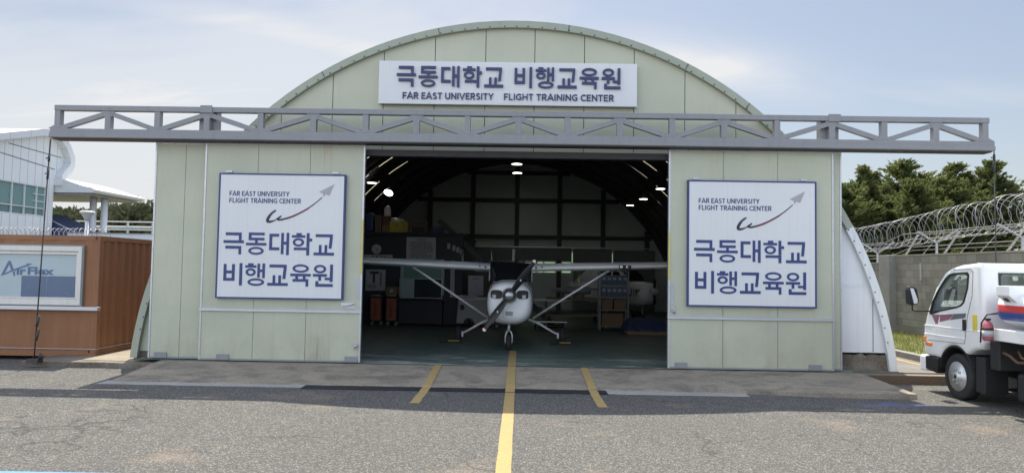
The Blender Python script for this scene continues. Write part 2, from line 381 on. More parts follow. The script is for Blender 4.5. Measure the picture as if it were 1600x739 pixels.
    M['bark'] = paint('bark', (.09, .07, .055), .95, bump=.6, bscale=14)
    M['hill'] = paint('hill_turf', (.10, .10, .045), .95, var=.35, scale=.15)
    M['truck'] = paint('truck_white', (.76, .77, .77), .25, var=.02, streak=.06); M['glass'] = m_glass('window_glass')
    M['tank'] = m_tank(); M['plum'] = paint('plum_decal', (.24, .10, .14), .4); M['grey_decal'] = paint('grey_decal', (.12, .12, .14), .4)
    M['amber'] = paint('amber_lens', (.75, .22, .02), .25); M['sticker'] = paint('yellow_sticker', (.60, .50, .06), .6)
    M['copper'] = paint('copper_hose', (.11, .055, .04), .5); M['extinguisher'] = paint('faded_red', (.40, .10, .13), .35)
    M['chassis'] = paint('chassis_black', (.018, .018, .02), .6); M['green_paper'] = paint('green_box', (.03, .22, .09), .6); M['kraft'] = paint('kraft_box', (.45, .30, .16), .7)
setup_mats()

# ------------------------------------------------------------------ mesh helpers
def wloc(o):
    v = Vector((0, 0, 0))
    while o: v += o.location; o = o.parent
    return v

class MB:
    def __init__(s): s.v = []; s.f = []; s.sm = []
    def add(s, vs, fs, smooth=False):
        k = len(s.v); s.v += [Vector(v) for v in vs]; s.f += [tuple(i+k for i in f) for f in fs]; s.sm += [smooth]*len(fs); return s
    def box(s, x0, y0, z0, x1, y1, z1):
        v = [(x0, y0, z0), (x1, y0, z0), (x1, y1, z0), (x0, y1, z0), (x0, y0, z1), (x1, y0, z1), (x1, y1, z1), (x0, y1, z1)]
        return s.add(v, [(3, 2, 1, 0), (4, 5, 6, 7), (0, 1, 5, 4), (1, 2, 6, 5), (2, 3, 7, 6), (3, 0, 4, 7)])
    def bar(s, p, q, w, h, up=(0, 0, 1)):
        p, q = Vector(p), Vector(q); d = (q-p).normalized(); a = d.cross(Vector(up))
        if a.length < 1e-4: a = d.cross(Vector((1, 0, 0)))
        a.normalize(); b = a.cross(d).normalized(); a = a*w/2; b = b*h/2
        v = [p-a-b, p+a-b, p+a+b, p-a+b, q-a-b, q+a-b, q+a+b, q-a+b]
        return s.add(v, [(3, 2, 1, 0), (4, 5, 6, 7), (0, 1, 5, 4), (1, 2, 6, 5), (2, 3, 7, 6), (3, 0, 4, 7)])
    def tube(s, pts, r, n=8, closed=False, caps=True):
        pts = [Vector(p) for p in pts]; m = len(pts); rs = r if isinstance(r, (list, tuple)) else [r]*m
        rings = []; prev = None
        for i, p in enumerate(pts):
            if closed: t = pts[(i+1) % m]-pts[i-1]
            else: t = pts[min(i+1, m-1)]-pts[max(i-1, 0)]
            t.normalize()
            if prev is None:
                a = t.cross(Vector((0, 0, 1)))
                if a.length < 1e-3: a = t.cross(Vector((1, 0, 0)))
            else: a = prev - t*prev.dot(t)
            a.normalize(); prev = a; b = t.cross(a)
            rings.append([p+(a*cos(2*pi*k/n)+b*sin(2*pi*k/n))*rs[i] for k in range(n)])
        vs = [v for rg in rings for v in rg]; fs = []
        for i in range(m if closed else m-1):
            j = (i+1) % m
            for k in range(n): fs.append((i*n+k, i*n+(k+1) % n, j*n+(k+1) % n, j*n+k))
        if caps and not closed: fs += [tuple(reversed(range(n))), tuple((m-1)*n+k for k in range(n))]
        return s.add(vs, fs, True)
    def cyl(s, p, q, r, n=20): return s.tube([p, q], r, n)
    def lathe(s, prof, o, axis='z', n=28):          # prof: (radius, along)
        vs = []; o = Vector(o)
        for r, h in prof:
            for k in range(n):
                a = 2*pi*k/n; c, d = r*cos(a), r*sin(a)
                vs.append(o+Vector({'z': (c, d, h), 'y': (c, h, d), 'x': (h, c, d)}[axis]))
        fs = []
        for i in range(len(prof)-1):
            for k in range(n): fs.append((i*n+k, i*n+(k+1) % n, (i+1)*n+(k+1) % n, (i+1)*n+k))
        fs += [tuple(range(n)), tuple((len(prof)-1)*n+k for k in range(n))]
        return s.add(vs, fs, True)
    def prism(s, poly, axis, a, b, holes=()):
        # poly in the two other axes, extruded from a to b along axis; holes cut right through
        def P(u, w, d): return {'x': (d, u, w), 'y': (u, d, w), 'z': (u, w, d)}[axis]
        rings = [list(poly)]+[list(h) for h in holes]
        flat = [q for rg in rings for q in rg]; n = len(flat)
        vs = [P(u, w, a) for u, w in flat]+[P(u, w, b) for u, w in flat]
        fs = []
        if holes:
            for t in tessellate_polygon([[Vector((u, w, 0)) for u, w in rg] for rg in rings]): fs += [tuple(t), tuple(i+n for i in reversed(t))]
        else: fs += [tuple(range(n)), tuple(reversed(range(n, 2*n)))]
        k = 0
        for rg in rings:
            m = len(rg)
            for i in range(m): fs.append((k+i, k+(i+1) % m, n+k+(i+1) % m, n+k+i))
            k += m
        return s.add(vs, fs)
    def loft(s, secs, caps=True, smooth=True, closed=True):
        n = len(secs[0]); vs = [v for q in secs for v in q]; fs = []
        for i in range(len(secs)-1):
            for k in range(n if closed else n-1): fs.append((i*n+k, i*n+(k+1) % n, (i+1)*n+(k+1) % n, (i+1)*n+k))
        if caps and closed: fs += [tuple(reversed(range(n))), tuple((len(secs)-1)*n+k for k in range(n))]
        return s.add(vs, fs, smooth)
    def ball(s, c, rx, ry, rz, n=14, m=9):
        prof = [(max(1e-4, sin(pi*i/m)), -cos(pi*i/m)) for i in range(m+1)]
        vs = []; c = Vector(c)
        for r, h in prof:
            for k in range(n): vs.append(c+Vector((rx*r*cos(2*pi*k/n), ry*r*sin(2*pi*k/n), rz*h)))
        fs = [(i*n+k, i*n+(k+1) % n, (i+1)*n+(k+1) % n, (i+1)*n+k) for i in range(m) for k in range(n)]
        return s.add(vs, fs, True)
    def build(s, name, mat, parent=None, origin=None, bevel=0, seg=2, fix=True, angle=35):
        off = wloc(parent) if parent else Vector(origin or (0, 0, 0))
        me = bpy.data.meshes.new(name); me.from_pydata([v-off for v in s.v], [], s.f)
        me.polygons.foreach_set('use_smooth', s.sm); me.update()
        if fix and len(s.f) < 60000:
            bm = bmesh.new(); bm.from_mesh(me); bmesh.ops.recalc_face_normals(bm, faces=bm.faces); bm.to_mesh(me); bm.free()
        me.materials.append(mat if not isinstance(mat, str) else M[mat])
        o = bpy.data.objects.new(name, me); COL.objects.link(o)
        if parent: o.parent = parent
        else: o.location = off
        if bevel:
            b = o.modifiers.new('bevel', 'BEVEL'); b.width = bevel; b.segments = seg; b.limit_method = 'ANGLE'; b.angle_limit = R(angle)
        return o

def shade_by_angle(o, deg=35):
    me = o.data
    me.polygons.foreach_set('use_smooth', [True]*len(me.polygons)); me.update()
    try: me.set_sharp_from_angle(angle=R(deg))
    except Exception: pass

def bake(o):
    dg = bpy.context.evaluated_depsgraph_get(); dg.update()
    me = bpy.data.meshes.new_from_object(o.evaluated_get(dg)); old = o.data; o.modifiers.clear(); o.data = me; me.name = old.name; bpy.data.meshes.remove(old); return o

def carve(o, cutters):
    for c in cutters:
        m = o.modifiers.new('cut', 'BOOLEAN'); m.operation = 'DIFFERENCE'; m.object = c; m.solver = 'EXACT'
    bpy.context.view_layer.update(); bake(o)
    for c in cutters:
        me = c.data; bpy.data.objects.remove(c); bpy.data.meshes.remove(me)
    return o

def thing(name, label, cat, loc=(0, 0, 0), group=None, rz=0):
    o = bpy.data.objects.new(name, None); COL.objects.link(o); o.location = loc; o.rotation_euler.z = rz; o.empty_display_size = .3
    return tag(o, label, cat, group)
def tag(o, label, cat, group=None):
    o['label'] = label; o['category'] = cat
    if group: o['group'] = group
    return o
def kind(o, k='structure', label=None):
    o['kind'] = k
    return o
KIDS = {}
def dup(o, loc=None, rz=None, label=None, parent=None):
    kids = [c for c in bpy.data.objects if c.parent == o]
    c = o.copy(); COL.objects.link(c)
    if parent: c.parent = parent
    if loc is not None: c.location = loc
    if rz is not None: c.rotation_euler.z = rz
    if label: c['label'] = label
    for k in kids: dup(k, parent=c)
    return c

# lettering ---------------------------------------------------------
def text_mb(mb, s, x, z, h, y, depth, width=None, bold=.0, face=-1, align='l'):
    """raised letters on a wall facing -Y: cap height h, left end x, baseline z, back at y"""
    c = bpy.data.curves.new('t', 'FONT'); c.body = s; c.size = 1; c.offset = bold; c.resolution_u = 4
    o = bpy.data.objects.new('t', c); COL.objects.link(o); bpy.context.view_layer.update()
    dg = bpy.context.evaluated_depsgraph_get(); me = bpy.data.meshes.new_from_object(o.evaluated_get(dg))
    bm = bmesh.new(); bm.from_mesh(me)
    bmesh.ops.remove_doubles(bm, verts=bm.verts, dist=1e-5)
    g = bmesh.ops.extrude_face_region(bm, geom=bm.faces[:])
    for v in [q for q in g['geom'] if isinstance(q, bmesh.types.BMVert)]: v.co.z += 1
    xs = [v.co.x for v in bm.verts]; ys = [v.co.y for v in bm.verts]
    x0, x1, y1 = min(xs), max(xs), max(ys); y0 = min(ys) if min(ys) > -.05 or True else 0
    sz = h/(y1-y0); sx = (width/(x1-x0)) if width else sz
    if align == 'c': x -= sx*(x1-x0)/2
    bm.verts.index_update()
    mb.add([(x+(v.co.x-x0)*sx, y-v.co.z*depth, z+(v.co.y-y0)*sz) for v in bm.verts], [tuple(v.index for v in f.verts) for f in bm.faces])
    bm.free(); bpy.data.objects.remove(o); bpy.data.curves.remove(c); bpy.data.meshes.remove(me)

HG = {  # strokes of each syllable on a unit square: ('b', x0,z0,x1,z1) bars, ('r', cx,cz,rx,rz) rings, ('p', points) slanted strokes
 '극': [('b', .10, .85, .88, .98), ('b', .75, .63, .88, .85), ('b', 0, .50, 1, .63), ('b', .10, .25, .88, .38), ('b', .75, 0, .88, .25)],
 '동': [('b', .12, .87, .90, .99), ('b', .12, .76, .26, .87), ('b', .12, .64, .90, .76), ('b', .44, .53, .57, .64), ('b', 0, .41, 1, .53), ('r', .5, .17, .38, .18)],
 '대': [('b', .03, .82, .50, .95), ('b', .03, .34, .17, .82), ('b', .03, .21, .53, .34), ('b', .61, .04, .74, .99), ('b', .87, 0, 1, 1), ('b', .74, .47, .87, .60)],
 '학': [('b', .24, .90, .50, 1), ('b', .02, .79, .68, .90), ('r', .35, .58, .28, .19), ('b', .75, .36, .89, 1), ('b', .89, .63, 1.02, .76), ('b', .13, .23, .89, .35), ('b', .75, 0, .89, .23)],
 '교': [('b', .08, .83, .92, .96), ('p', [(.78, .83), (.92, .83), (.87, .32), (.73, .32)]), ('b', .25, .14, .38, .48), ('b', .53, .14, .66, .48), ('b', 0, .01, 1, .14)],
 '비': [('b', .05, .20, .19, .95), ('b', .46, .20, .60, .95), ('b', .19, .20, .46, .33), ('b', .19, .53, .46, .66), ('b', .83, 0, .97, 1)],
 '행': [('b', .14, .91, .40, 1), ('b', 0, .80, .55, .91), ('r', .275, .60, .25, .175), ('b', .60, .36, .725, .99), ('b', .845, .34, .97, 1), ('b', .725, .61, .845, .73), ('r', .54, .16, .41, .17)],
 '육': [('r', .5, .80, .40, .19), ('b', 0, .45, 1, .57), ('b', .25, .33, .38, .45), ('b', .62, .33, .75, .45), ('b', .12, .21, .89, .33), ('b', .76, 0, .89, .21)],
 '원': [('r', .34, .79, .30, .19), ('b', 0, .45, .68, .57), ('b', .27, .27, .40, .45), ('b', .83, .22, .97, 1), ('b', .58, .30, .83, .41), ('b', .13, .0, .98, .13), ('b', .13, .13, .27, .25)],
}
def hangul(mb, s, x, z, w, h, step, y, depth, t=.115):
    for i, ch in enumerate(s):
        if ch == ' ': x += step*.0; continue
        for q in HG[ch]:
            if q[0] == 'b': mb.box(x+q[1]*w, y-depth, z+q[2]*h, x+q[3]*w, y, z+q[4]*h)
            elif q[0] == 'p': mb.prism([(x+a*w, z+b*h) for a, b in q[1]], 'y', y-depth, y)
            else:
                cx, cz, rx, rz = q[1:]; n = 32
                o = [(x+(cx+rx*cos(2*pi*k/n))*w, z+(cz+rz*sin(2*pi*k/n))*h) for k in range(n)]
                inn = [(x+(cx+(rx-t*1.05)*cos(2*pi*k/n))*w, z+(cz+(rz-t*.82)*sin(2*pi*k/n))*h) for k in range(n)]
                vs = [(a, y-depth*.97, b) for a, b in o]+[(a, y-depth*.97, b) for a, b in inn]+[(a, y, b) for a, b in o]+[(a, y, b) for a, b in inn]
                fs = []
                for k in range(n):
                    j = (k+1) % n
                    fs += [(k, j, n+j, n+k), (2*n+k, 2*n+j, j, k), (n+k, n+j, 3*n+j, 3*n+k)]
                mb.add(vs, fs)
        x += step

def _arc(cx, cz, rx, rz, a0, a1, n=10): return [(cx+rx*cos(R(a0+(a1-a0)*i/n)), cz+rz*sin(R(a0+(a1-a0)*i/n))) for i in range(n+1)]
LT = {  # bold capitals: cell width, then centre lines of the strokes on a unit height
 'A': (.74, [[(.0, 0), (.37, 1), (.74, 0)], [(.16, .30), (.58, .30)]]), 'C': (.64, [_arc(.42, .5, .36, .42, 50, 310, 14)]), 'E': (.54, [[(.54, .92), (.08, .92), (.08, .08), (.54, .08)], [(.10, .51), (.48, .51)]]),
 'F': (.52, [[(.52, .92), (.08, .92), (.08, 0)], [(.10, .48), (.47, .48)]]), 'G': (.70, [_arc(.42, .5, .36, .42, 50, 290, 13)+[(.63, .14), (.63, .46), (.42, .46)]]), 'H': (.70, [[(.08, 0), (.08, 1)], [(.62, 0), (.62, 1)], [(.10, .5), (.60, .5)]]),
 'I': (.17, [[(.085, 0), (.085, 1)]]), 'L': (.50, [[(.08, 1), (.08, .08), (.50, .08)]]), 'N': (.72, [[(.08, 0), (.08, 1)], [(.08, .93), (.64, .07)], [(.64, 0), (.64, 1)]]),
 'R': (.62, [[(.08, 0), (.08, .92), (.34, .92)]+_arc(.34, .69, .20, .23, 90, -90, 8)+[(.10, .46)], [(.32, .46), (.57, 0)]]), 'S': (.56, [_arc(.29, .72, .20, .20, 35, 200, 9)+[(.18, .58), (.36, .47)]+_arc(.28, .27, .21, .20, 50, -150, 9)]),
 'T': (.58, [[(0, .92), (.58, .92)], [(.29, .90), (.29, 0)]]), 'U': (.68, [[(.08, 1), (.08, .34)]+_arc(.34, .33, .26, .26, 180, 360, 10)+[(.60, .34), (.60, 1)]]), 'V': (.70, [[(0.02, 1), (.35, 0.02), (.68, 1)]]), 'Y': (.64, [[(0.02, 1), (.32, .44), (.62, 1)], [(.32, .46), (.32, 0)]])}
def latin(mb, text, x, z, h, y, depth, width, t=.165, gap=.13, space=.30):
    total = sum((space if c == ' ' else LT[c][0]+gap) for c in text)-gap; k = width/total
    for c in text:
        if c == ' ': x += space*k; continue
        w, strokes = LT[c]
        for q, line in enumerate(strokes):
            P = [Vector((x+a*k, z+b*h)) for a, b in line]; L = []; Rr = []; m = len(P); ht = t*h/2
            for i, p in enumerate(P):
                d0 = (p-P[i-1]).normalized() if i else (P[1]-p).normalized(); d1 = (P[i+1]-p).normalized() if i < m-1 else d0
                n0, n1 = Vector((-d0.y, d0.x)), Vector((-d1.y, d1.x)); nn = (n0+n1).normalized(); f = ht/max(.45, nn.dot(n0)); L.append(p+nn*f); Rr.append(p-nn*f)
            dd = depth+q*.0006
            vs = [(v.x, y-dd, v.y) for v in L+Rr]+[(v.x, y, v.y) for v in L+Rr]; fs = []
            for i in range(m-1): fs += [(i, i+1, m+i+1, m+i), (2*m+i, 2*m+i+1, i+1, i), (m+i, m+i+1, 3*m+i+1, 3*m+i)]
            fs += [(0, m, 3*m, 2*m), (m-1, 2*m-1, 4*m-1, 3*m-1)]
            mb.add(vs, fs)
        x += (w+gap)*k

# ------------------------------------------------------------------ ground
XC, ZC, RO = -.15, -.73, 7.48             # circle of the vaulted shell
def arc_z(x, r=RO): return ZC+math.sqrt(max(0, r*r-(x-XC)**2))
def arc_x(z, r=RO): return math.sqrt(max(0, r*r-(z-ZC)**2))
RAMP_R, RAMP_L, RAMP_Y = 6.45, -6.85, -1.62
def ramp_front_z(x):
    return -.128 + .062*min(1, max(0, (x-2.0)/4.0))
def ramp_z(x, y): return max(0, min(1, -y/-RAMP_Y))*ramp_front_z(x)

def build_ground():
    mb = MB(); mb.add([(-500, -80, -.15), (500, -80, -.15), (500, 900, -.15), (-500, 900, -.15)], [(0, 1, 2, 3)])
    kind(mb.build('ground', 'asphalt'))
    # concrete ramp up to the sill
    mb = MB(); nx, ny = 60, 10; top = []; rnd = random.Random(3)
    for i in range(nx+1):
        x = RAMP_L+(RAMP_R-RAMP_L)*i/nx
        for j in range(ny+1):
            t = j/ny
            yf = RAMP_Y-.05*noise.noise((x*1.3, 3, 0))-.03*noise.noise((x*6, 7, 0)) - (.30 if x > 5.2 else .30*max(0, (x-3.2)/2.0))
            y = .02+(yf-.02)*t
            top.append((x, y, ramp_front_z(x)*t+.004*noise.noise((x*2, y*3, 2))*(t > 0)))
    fs = [(i*(ny+1)+j, i*(ny+1)+j+1, (i+1)*(ny+1)+j+1, (i+1)*(ny+1)+j) for i in range(nx) for j in range(ny)]
    mb.add(top, fs, True)
    # ragged front face and the two cheeks
    fr = [top[i*(ny+1)+ny] for i in range(nx+1)]
    mb.add(fr+[(x, y-.012, -.16) for x, y, z in fr], [(i, i+1, nx+2+i, nx+1+i) for i in range(nx)])
    for i in (0, nx):
        e = [top[i*(ny+1)+j] for j in range(ny+1)]
        mb.add(e+[(x, y, -.16) for x, y, z in e], [(j, j+1, ny+2+j, ny+1+j) for j in range(ny)])
    kind(mb.build('concrete_ramp', 'ramp'))
    def ragged(name, m, x0, x1, ya, yb, z, amp=.03, n=40, seed=0, rnd_ends=False):
        mb = MB(); a = []; b = []
        for i in range(n+1):
            x = x0+(x1-x0)*i/n
            a.append((x, ya+amp*noise.noise((x*3, seed, 0))+amp*.5*noise.noise((x*11, seed, 4)), z)); b.append((x, yb+amp*noise.noise((x*3, seed+5, 0))+amp*.5*noise.noise((x*13, seed+9, 4)), z))
        mb.add(a+b, [(i, i+1, n+2+i, n+1+i) for i in range(n)]); return kind(mb.build(name, m))
    ragged('concrete_strip', 'strip', -6.95, -1.80, -1.93, -1.55, -.146, .035, 50, 1)
    ragged('concrete_strip', 'strip', 1.42, 3.75, -1.99, -1.60, -.146, .03, 30, 8)
    ragged('tar_patch', 'tar', -3.55, 1.45, -2.02, -1.66, -.142, .03, 60, 4)
    # raised slab to the right of the hangar with its brown edge, and the pad on the left
    mb = MB().box(RAMP_R+.004, -.30, -.16, 30, 8.6, -.0); kind(mb.build('raised_pavement', 'slab'))
    mb = MB().box(RAMP_R+.004, -.335, -.16, 30, -.303, .012); mb.box(RAMP_R-.1, -.02, -.14, 8.4, .05, .022); kind(mb.build('pavement_edge', 'slab_edge', bevel=.008))
    mb = MB()
    pts = [(-9.45, -.2)] + [(-9.45+2.55*i/14, -.16+.05*noise.noise((i*1.7, 2, 1))) for i in range(1, 15)]
    top = [(-9.45, 4)]+pts+[(-6.9, 4)]
    mb.prism(top, 'z', -.16, -.045); kind(mb.build('concrete_pad', 'plinth', bevel=.01))
    mb = MB().prism([(-8.45, .12), (-7.4, .06), (-7.25, 3.2), (-8.45, 3.2)], 'z', -.05, -.036); kind(mb.build('pad_surface', 'pad'))
    # hangar floor
    mb = MB().add([(-7.35, .015, .004), (7.05, .015, .004), (7.05, 19.58, .004), (-7.35, 19.58, .004)], [(0, 1, 2, 3)]); kind(mb.build('hangar_floor', 'floor'))
    mb = MB().box(-3.0, -.01, -.12, 2.8, .014, .009); kind(mb.build('door_sill', 'truss_dark'))
    # painted lines: each follows asphalt, ramp and floor
    def yline(xa, xb, y0, y1, name='yellow_line', m='yellow_line'):
        mb = MB(); n = 60; ed = []
        for i in range(n+1):
            y = y0+(y1-y0)*i/n
            if y > .03: z = .009
            elif y > RAMP_Y+.02: z = ramp_z((xa+xb)/2, y)+.009
            elif y > -2.06: z = -.138
            else: z = -.146
            ed.append((xa+.008*noise.noise((y*9, xa, 0)), y, z)); ed.append((xb+.008*noise.noise((y*9, xb, 0)), y, z))
        mb.add(ed, [(2*i, 2*i+1, 2*i+3, 2*i+2) for i in range(n)]); kind(mb.build(name, m))
    yline(-.215, -.06, -9, 2.55); yline(-1.60, -1.46, -3.06, -.02); yline(1.165, 1.305, -3.1, -.02)
    mb = MB(); mb.add([(-9, -7.5, -.146), (6, -7.5, -.146), (6, -6.735, -.146), (-9, -6.86, -.146)], [(0, 1, 2, 3)]); kind(mb.build('blue_line', 'blue_line'))
    mb = MB(); mb.add([(8.28, -.2, .004), (8.40, -.2, .004), (8.40, 8, .004), (8.28, 8, .004)], [(0, 1, 2, 3)]); kind(mb.build('yellow_line', 'yellow_line'))
    # kerb, grass strip
    mb = MB()
    for i in range(10): mb.box(8.62, -.9+i*1.003, -.1, 8.77, .1+i*1.003, .14)
    kind(mb.build('kerb', 'kerb', bevel=.015))
    mb = MB(); nx, ny = 6, 30; vs = [(8.77+2.4*i/nx, -1+12*j/ny, .11+.05*noise.noise((i*.7, j*.6, 0))+.04*i/nx) for i in range(nx+1) for j in range(ny+1)]
    mb.add(vs, [(i*(ny+1)+j, i*(ny+1)+j+1, (i+1)*(ny+1)+j+1, (i+1)*(ny+1)+j) for i in range(nx) for j in range(ny)], True); kind(mb.build('grass_verge', 'soil'))
    mb = MB(); rnd = random.Random(11)
    for k in range(9000):
        x = 8.8+2.35*rnd.random(); y = -.5+11*rnd.random()**1.0; h = (.05+.10*rnd.random()**2)*(1+.8*max(0, noise.noise((x*1.5, y*1.5, 0)))); a = rnd.random()*pi; w = .008
        z = .11+.04*(x-8.77)/2.4
        dx, dy = cos(a)*w, sin(a)*w; lx, ly = (rnd.random()-.5)*.08, (rnd.random()-.5)*.08
        mb.add([(x-dx, y-dy, z), (x+dx, y+dy, z), (x+lx, y+ly, z+h)], [(0, 1, 2)])
    g = mb.build('grass', 'grass', fix=False); g['kind'] = 'stuff'
build_ground()

# ------------------------------------------------------------------ hangar
def build_hangar():
    H = thing('hangar', 'cream and sage arched hangar with dark open doorway', 'hangar', (XC, 0, 0))
    TM = 84.4
    ths = sorted(set([-85.6, 85.6]+[round(-84+3*i, 2) for i in range(57)]+[s*a for s in (-1, 1) for a in (31.8, 38, 41.2, 47)]))
    slots = [8+1.8*k for k in range(6)]
    ys = [.42]; 
    for y in slots: ys += [y-.024, y+.024]
    ys += [19.6]
    def is_slot(i, j):
        if i % 2 == 0 or i >= len(ys)-1: return False
        a = abs((ths[j]+ths[j+1])/2); return 31.8 < a < 38 or 41.2 < a < 47
    mb = MB(); sk = MB(); nth = len(ths)
    def P(y, t, r=RO): return (XC+r*sin(R(t)), y, ZC+r*cos(R(t)))
    vs = [P(y, t) for y in ys for t in ths]; fs = []
    for i in range(len(ys)-1):
        for j in range(nth-1):
            if is_slot(i, j):
                sk.add([P(ys[i], ths[j], RO+.003), P(ys[i], ths[j+1], RO+.003), P(ys[i+1], ths[j+1], RO+.003), P(ys[i+1], ths[j], RO+.003)], [(0, 1, 2, 3)])
            else: fs.append((i*nth+j, i*nth+j+1, (i+1)*nth+j+1, (i+1)*nth+j))
    mb.add(vs, fs, False)
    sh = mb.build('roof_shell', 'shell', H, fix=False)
    sk.build('skylight', 'skylight', sh, fix=False)
    # ribs
    def arch_band(r0, r1, y0, y1, t0=-TM, t1=TM, n=56, mb=None):
        mb = mb or MB(); vs = []
        for i in range(n+1):
            t = t0+(t1-t0)*i/n
            vs += [P(y0, t, r0), P(y0, t, r1), P(y1, t, r1), P(y1, t, r0)]
        fs = [(4*i+k, 4*i+(k+1) % 4, 4*i+4+(k+1) % 4, 4*i+4+k) for i in range(n) for k in range(4)]
        fs += [(0, 1, 2, 3), (4*n+3, 4*n+2, 4*n+1, 4*n)]
        return mb.add(vs, fs)
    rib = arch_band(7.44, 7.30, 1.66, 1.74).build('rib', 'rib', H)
    for k in range(1, 10):
        c = dup(rib, parent=H); c.location = rib.location+Vector((0, 1.8*k, 0))
    # front gable panels
    bounds = [-5.80, -4.82, -3.80, -2.79, -1.77, -.76, .22, 1.21, 2.20, 3.21, 4.22, 5.50]
    mb = MB()
    for a, b in zip(bounds[:-1], bounds[1:]):
        a2, b2 = a+.007, b-.007; n = 8
        if a == bounds[0]: a2 = XC-arc_x(4.12, 7.40)+.01
        if b == bounds[-1]: b2 = XC+arc_x(4.12, 7.40)-.01
        mb.prism([(a2, 4.1), (b2, 4.1)]+[(b2+(a2-b2)*i/n, arc_z(b2+(a2-b2)*i/n, 7.40)) for i in range(n+1)], 'y', .40, .44)
    gp = mb.build('gable_wall', 'gable', H)
    n = 40; w = arc_x(4.08, 7.42)
    MB().prism([(XC-w, 4.08), (XC+w, 4.08)]+[(XC+w-2*w*i/n, arc_z(XC+w-2*w*i/n, 7.42)) for i in range(n+1)], 'y', .43, .47).build('seam_backing', 'seam', gp)
    # lower flanks beside the doors
    def flank(sgn, z0, z1, xa, name, m):
        mb = MB(); pts = []; n = 14
        pts = [(xa, z0), (xa, z1)]
        for i in range(n+1):
            z = z1+(z0-z1)*i/n; pts.append((XC+sgn*arc_x(z, 7.40), z))
        mb.prism(pts, 'y', .40, .44); return mb.build(name, m, H)
    flank(-1, .12, 4.09, -5.9, 'flank_wall', 'gable')
    flank(1, .34, 1.64, 5.6, 'flank_wall', 'white_panel'); flank(1, 1.655, 4.09, 5.6, 'flank_wall', 'white_panel')
    MB().box(6.15, .386, 1.615, XC+arc_x(1.64, 7.4)-.02, .402, 1.675).build('flank_joint', 'trim_white', H)
    MB().box(6.885, .394, .36, 6.895, .402, 1.6).build('flank_joint', 'seam', H)
    # plinth, rough on the right
    mb = MB(); pts = [(5.9, 0.0)]+[(7.22, 0)]+[(7.2-1.3*i/14, .30+.06*noise.noise((i*.9, 4, 0))) for i in range(15)]
    mb.prism(pts, 'y', .37, .46).build('plinth', 'plinth', H)
    MB().box(-7.5, .42, -.05, -6, .47, .14).build('plinth', 'plinth', H)
    # arch edge trim: sage above, white at the lower right
    arch_band(7.50, 7.365, .30, .40, -TM, 62).build('arch_trim', 'trim', H)
    arch_band(7.50, 7.35, .30, .40, 62.05, TM, 14).build('arch_trim', 'trim_white', H)
    mb = MB()
    for t in range(-80, 82, 2):
        t += .5*noise.noise((t*.7, 0, 0))
        c = P(.297, t, 7.385); mb.cyl(c, (c[0], .292, c[2]), .014, 6)
    tr = mb.build('arch_bolts', 'seam', H)
    mb = MB()
    for t in (-62, -46, -31, -12, 8, 27, 38, 55):
        a, b = P(.298, t, 7.37), P(.298, t, 7.495); mb.bar(a, b, .012, .008, (0, 1, 0))
    mb.build('trim_joint', 'seam', H)
    # jambs of the opening, columns under the girder
    MB().box(-6.16, .14, 0, -5.9, .36, 4.19).build('column', 'truss', H); MB().box(5.72, .14, 0, 5.98, .36, 4.19).build('column', 'truss', H)
    MB().box(-6.1, .20, 4.02, 6.0, .38, 4.14).build('lintel', 'truss_dark', H)
    # back wall
    RB = 7.476; n = 60
    outer = [(XC-arc_x(.01, RB), -.15), (XC+arc_x(.01, RB), -.15)]+[(XC+RB*sin(R(82-164*i/n)), ZC+RB*cos(R(82-164*i/n))) for i in range(n+1)]
    def rc(a, b, c, d): return [(a, c), (b, c), (b, d), (a, d)]
    holes = [rc(.2, .70, 1.72, 2.25), rc(.78, 1.62, 1.72, 2.25), rc(1.92, 2.34, 1.72, 2.25), rc(2.375, 2.43, 1.9, 2.72), rc(4.24, 4.29, 1.9, 2.72), rc(-2.66, -2.60, 1.9, 2.7), rc(-.35, .1, 1.72, 2.25)]
    bw = MB().prism(outer, 'y', 19.5, 19.56, holes).build('back_wall', 'back_wall', H)
    mb = MB()
    for h in holes: MB().box(h[0][0], 19.525, h[0][1], h[1][0], 19.535, h[2][1]).build('window_pane', 'sky_pane', bw)
    mb = MB()
    for x in (1.08,): mb.box(x-.03, 19.47, 1.72, x+.03, 19.5, 2.25)
    mb.build('glazing_bar', 'frame_grey', bw)
    for x in (-6.2, -4.25, -2.25, -.2, 1.78, 3.8, 5.85):
        MB().box(x-.10, 19.32, .02, x+.10, 19.49, arc_z(x, RB)-.03).build('back_post', 'back_post', H)
    for z in (3.35, 5.05, 6.33):
        w = arc_x(z, RB)-.05
        MB().box(XC-w, 19.36, z-.09, XC+w, 19.46, z+.09).build('back_girt', 'back_post', H)
    for x0, x1, z0, z1 in ((-2.4, .1, 2.27, 2.85), (.12, 2.36, 2.27, 2.86), (2.44, 4.22, .03, 2.84), (4.31, 6.2, .03, 2.80), (-2.58, -.4, .03, 1.7), (2.44, 2.45, .03, .04)):
        if x1-x0 > .1: MB().box(x0, 19.25, z0, x1, 19.30, z1).build('back_door', 'back_door', H, bevel=.006)
    MB().box(-2.6, 19.22, 2.86, 6.0, 19.31, 2.91).build('back_door_track', 'galv', H)

    # ---- sliding doors
    def door(x0, x1, y0, seams, rail=True, feet=()):
        mb = MB(); ed = [x0+.03]+list(seams)+[x1-.03]
        for a, b in zip(ed[:-1], ed[1:]): mb.box(a+.004, y0, .05, b-.004, y0+.07, 4.18)
        d = mb.build('sliding_door', 'door', H)
        MB().box(x0+.03, y0+.012, .06, x1-.03, y0+.06, 4.17).build('seam_backing', 'seam', d)
        mb = MB(); mb.box(x0, y0-.008, .03, x0+.032, y0+.078, 4.2); mb.box(x1-.032, y0-.008, .03, x1, y0+.078, 4.2); mb.box(x0+.033, y0-.006, 4.165, x1-.033, y0+.076, 4.2)
        e = mb.build('edge_trim', 'alu', d)
        mb = MB()
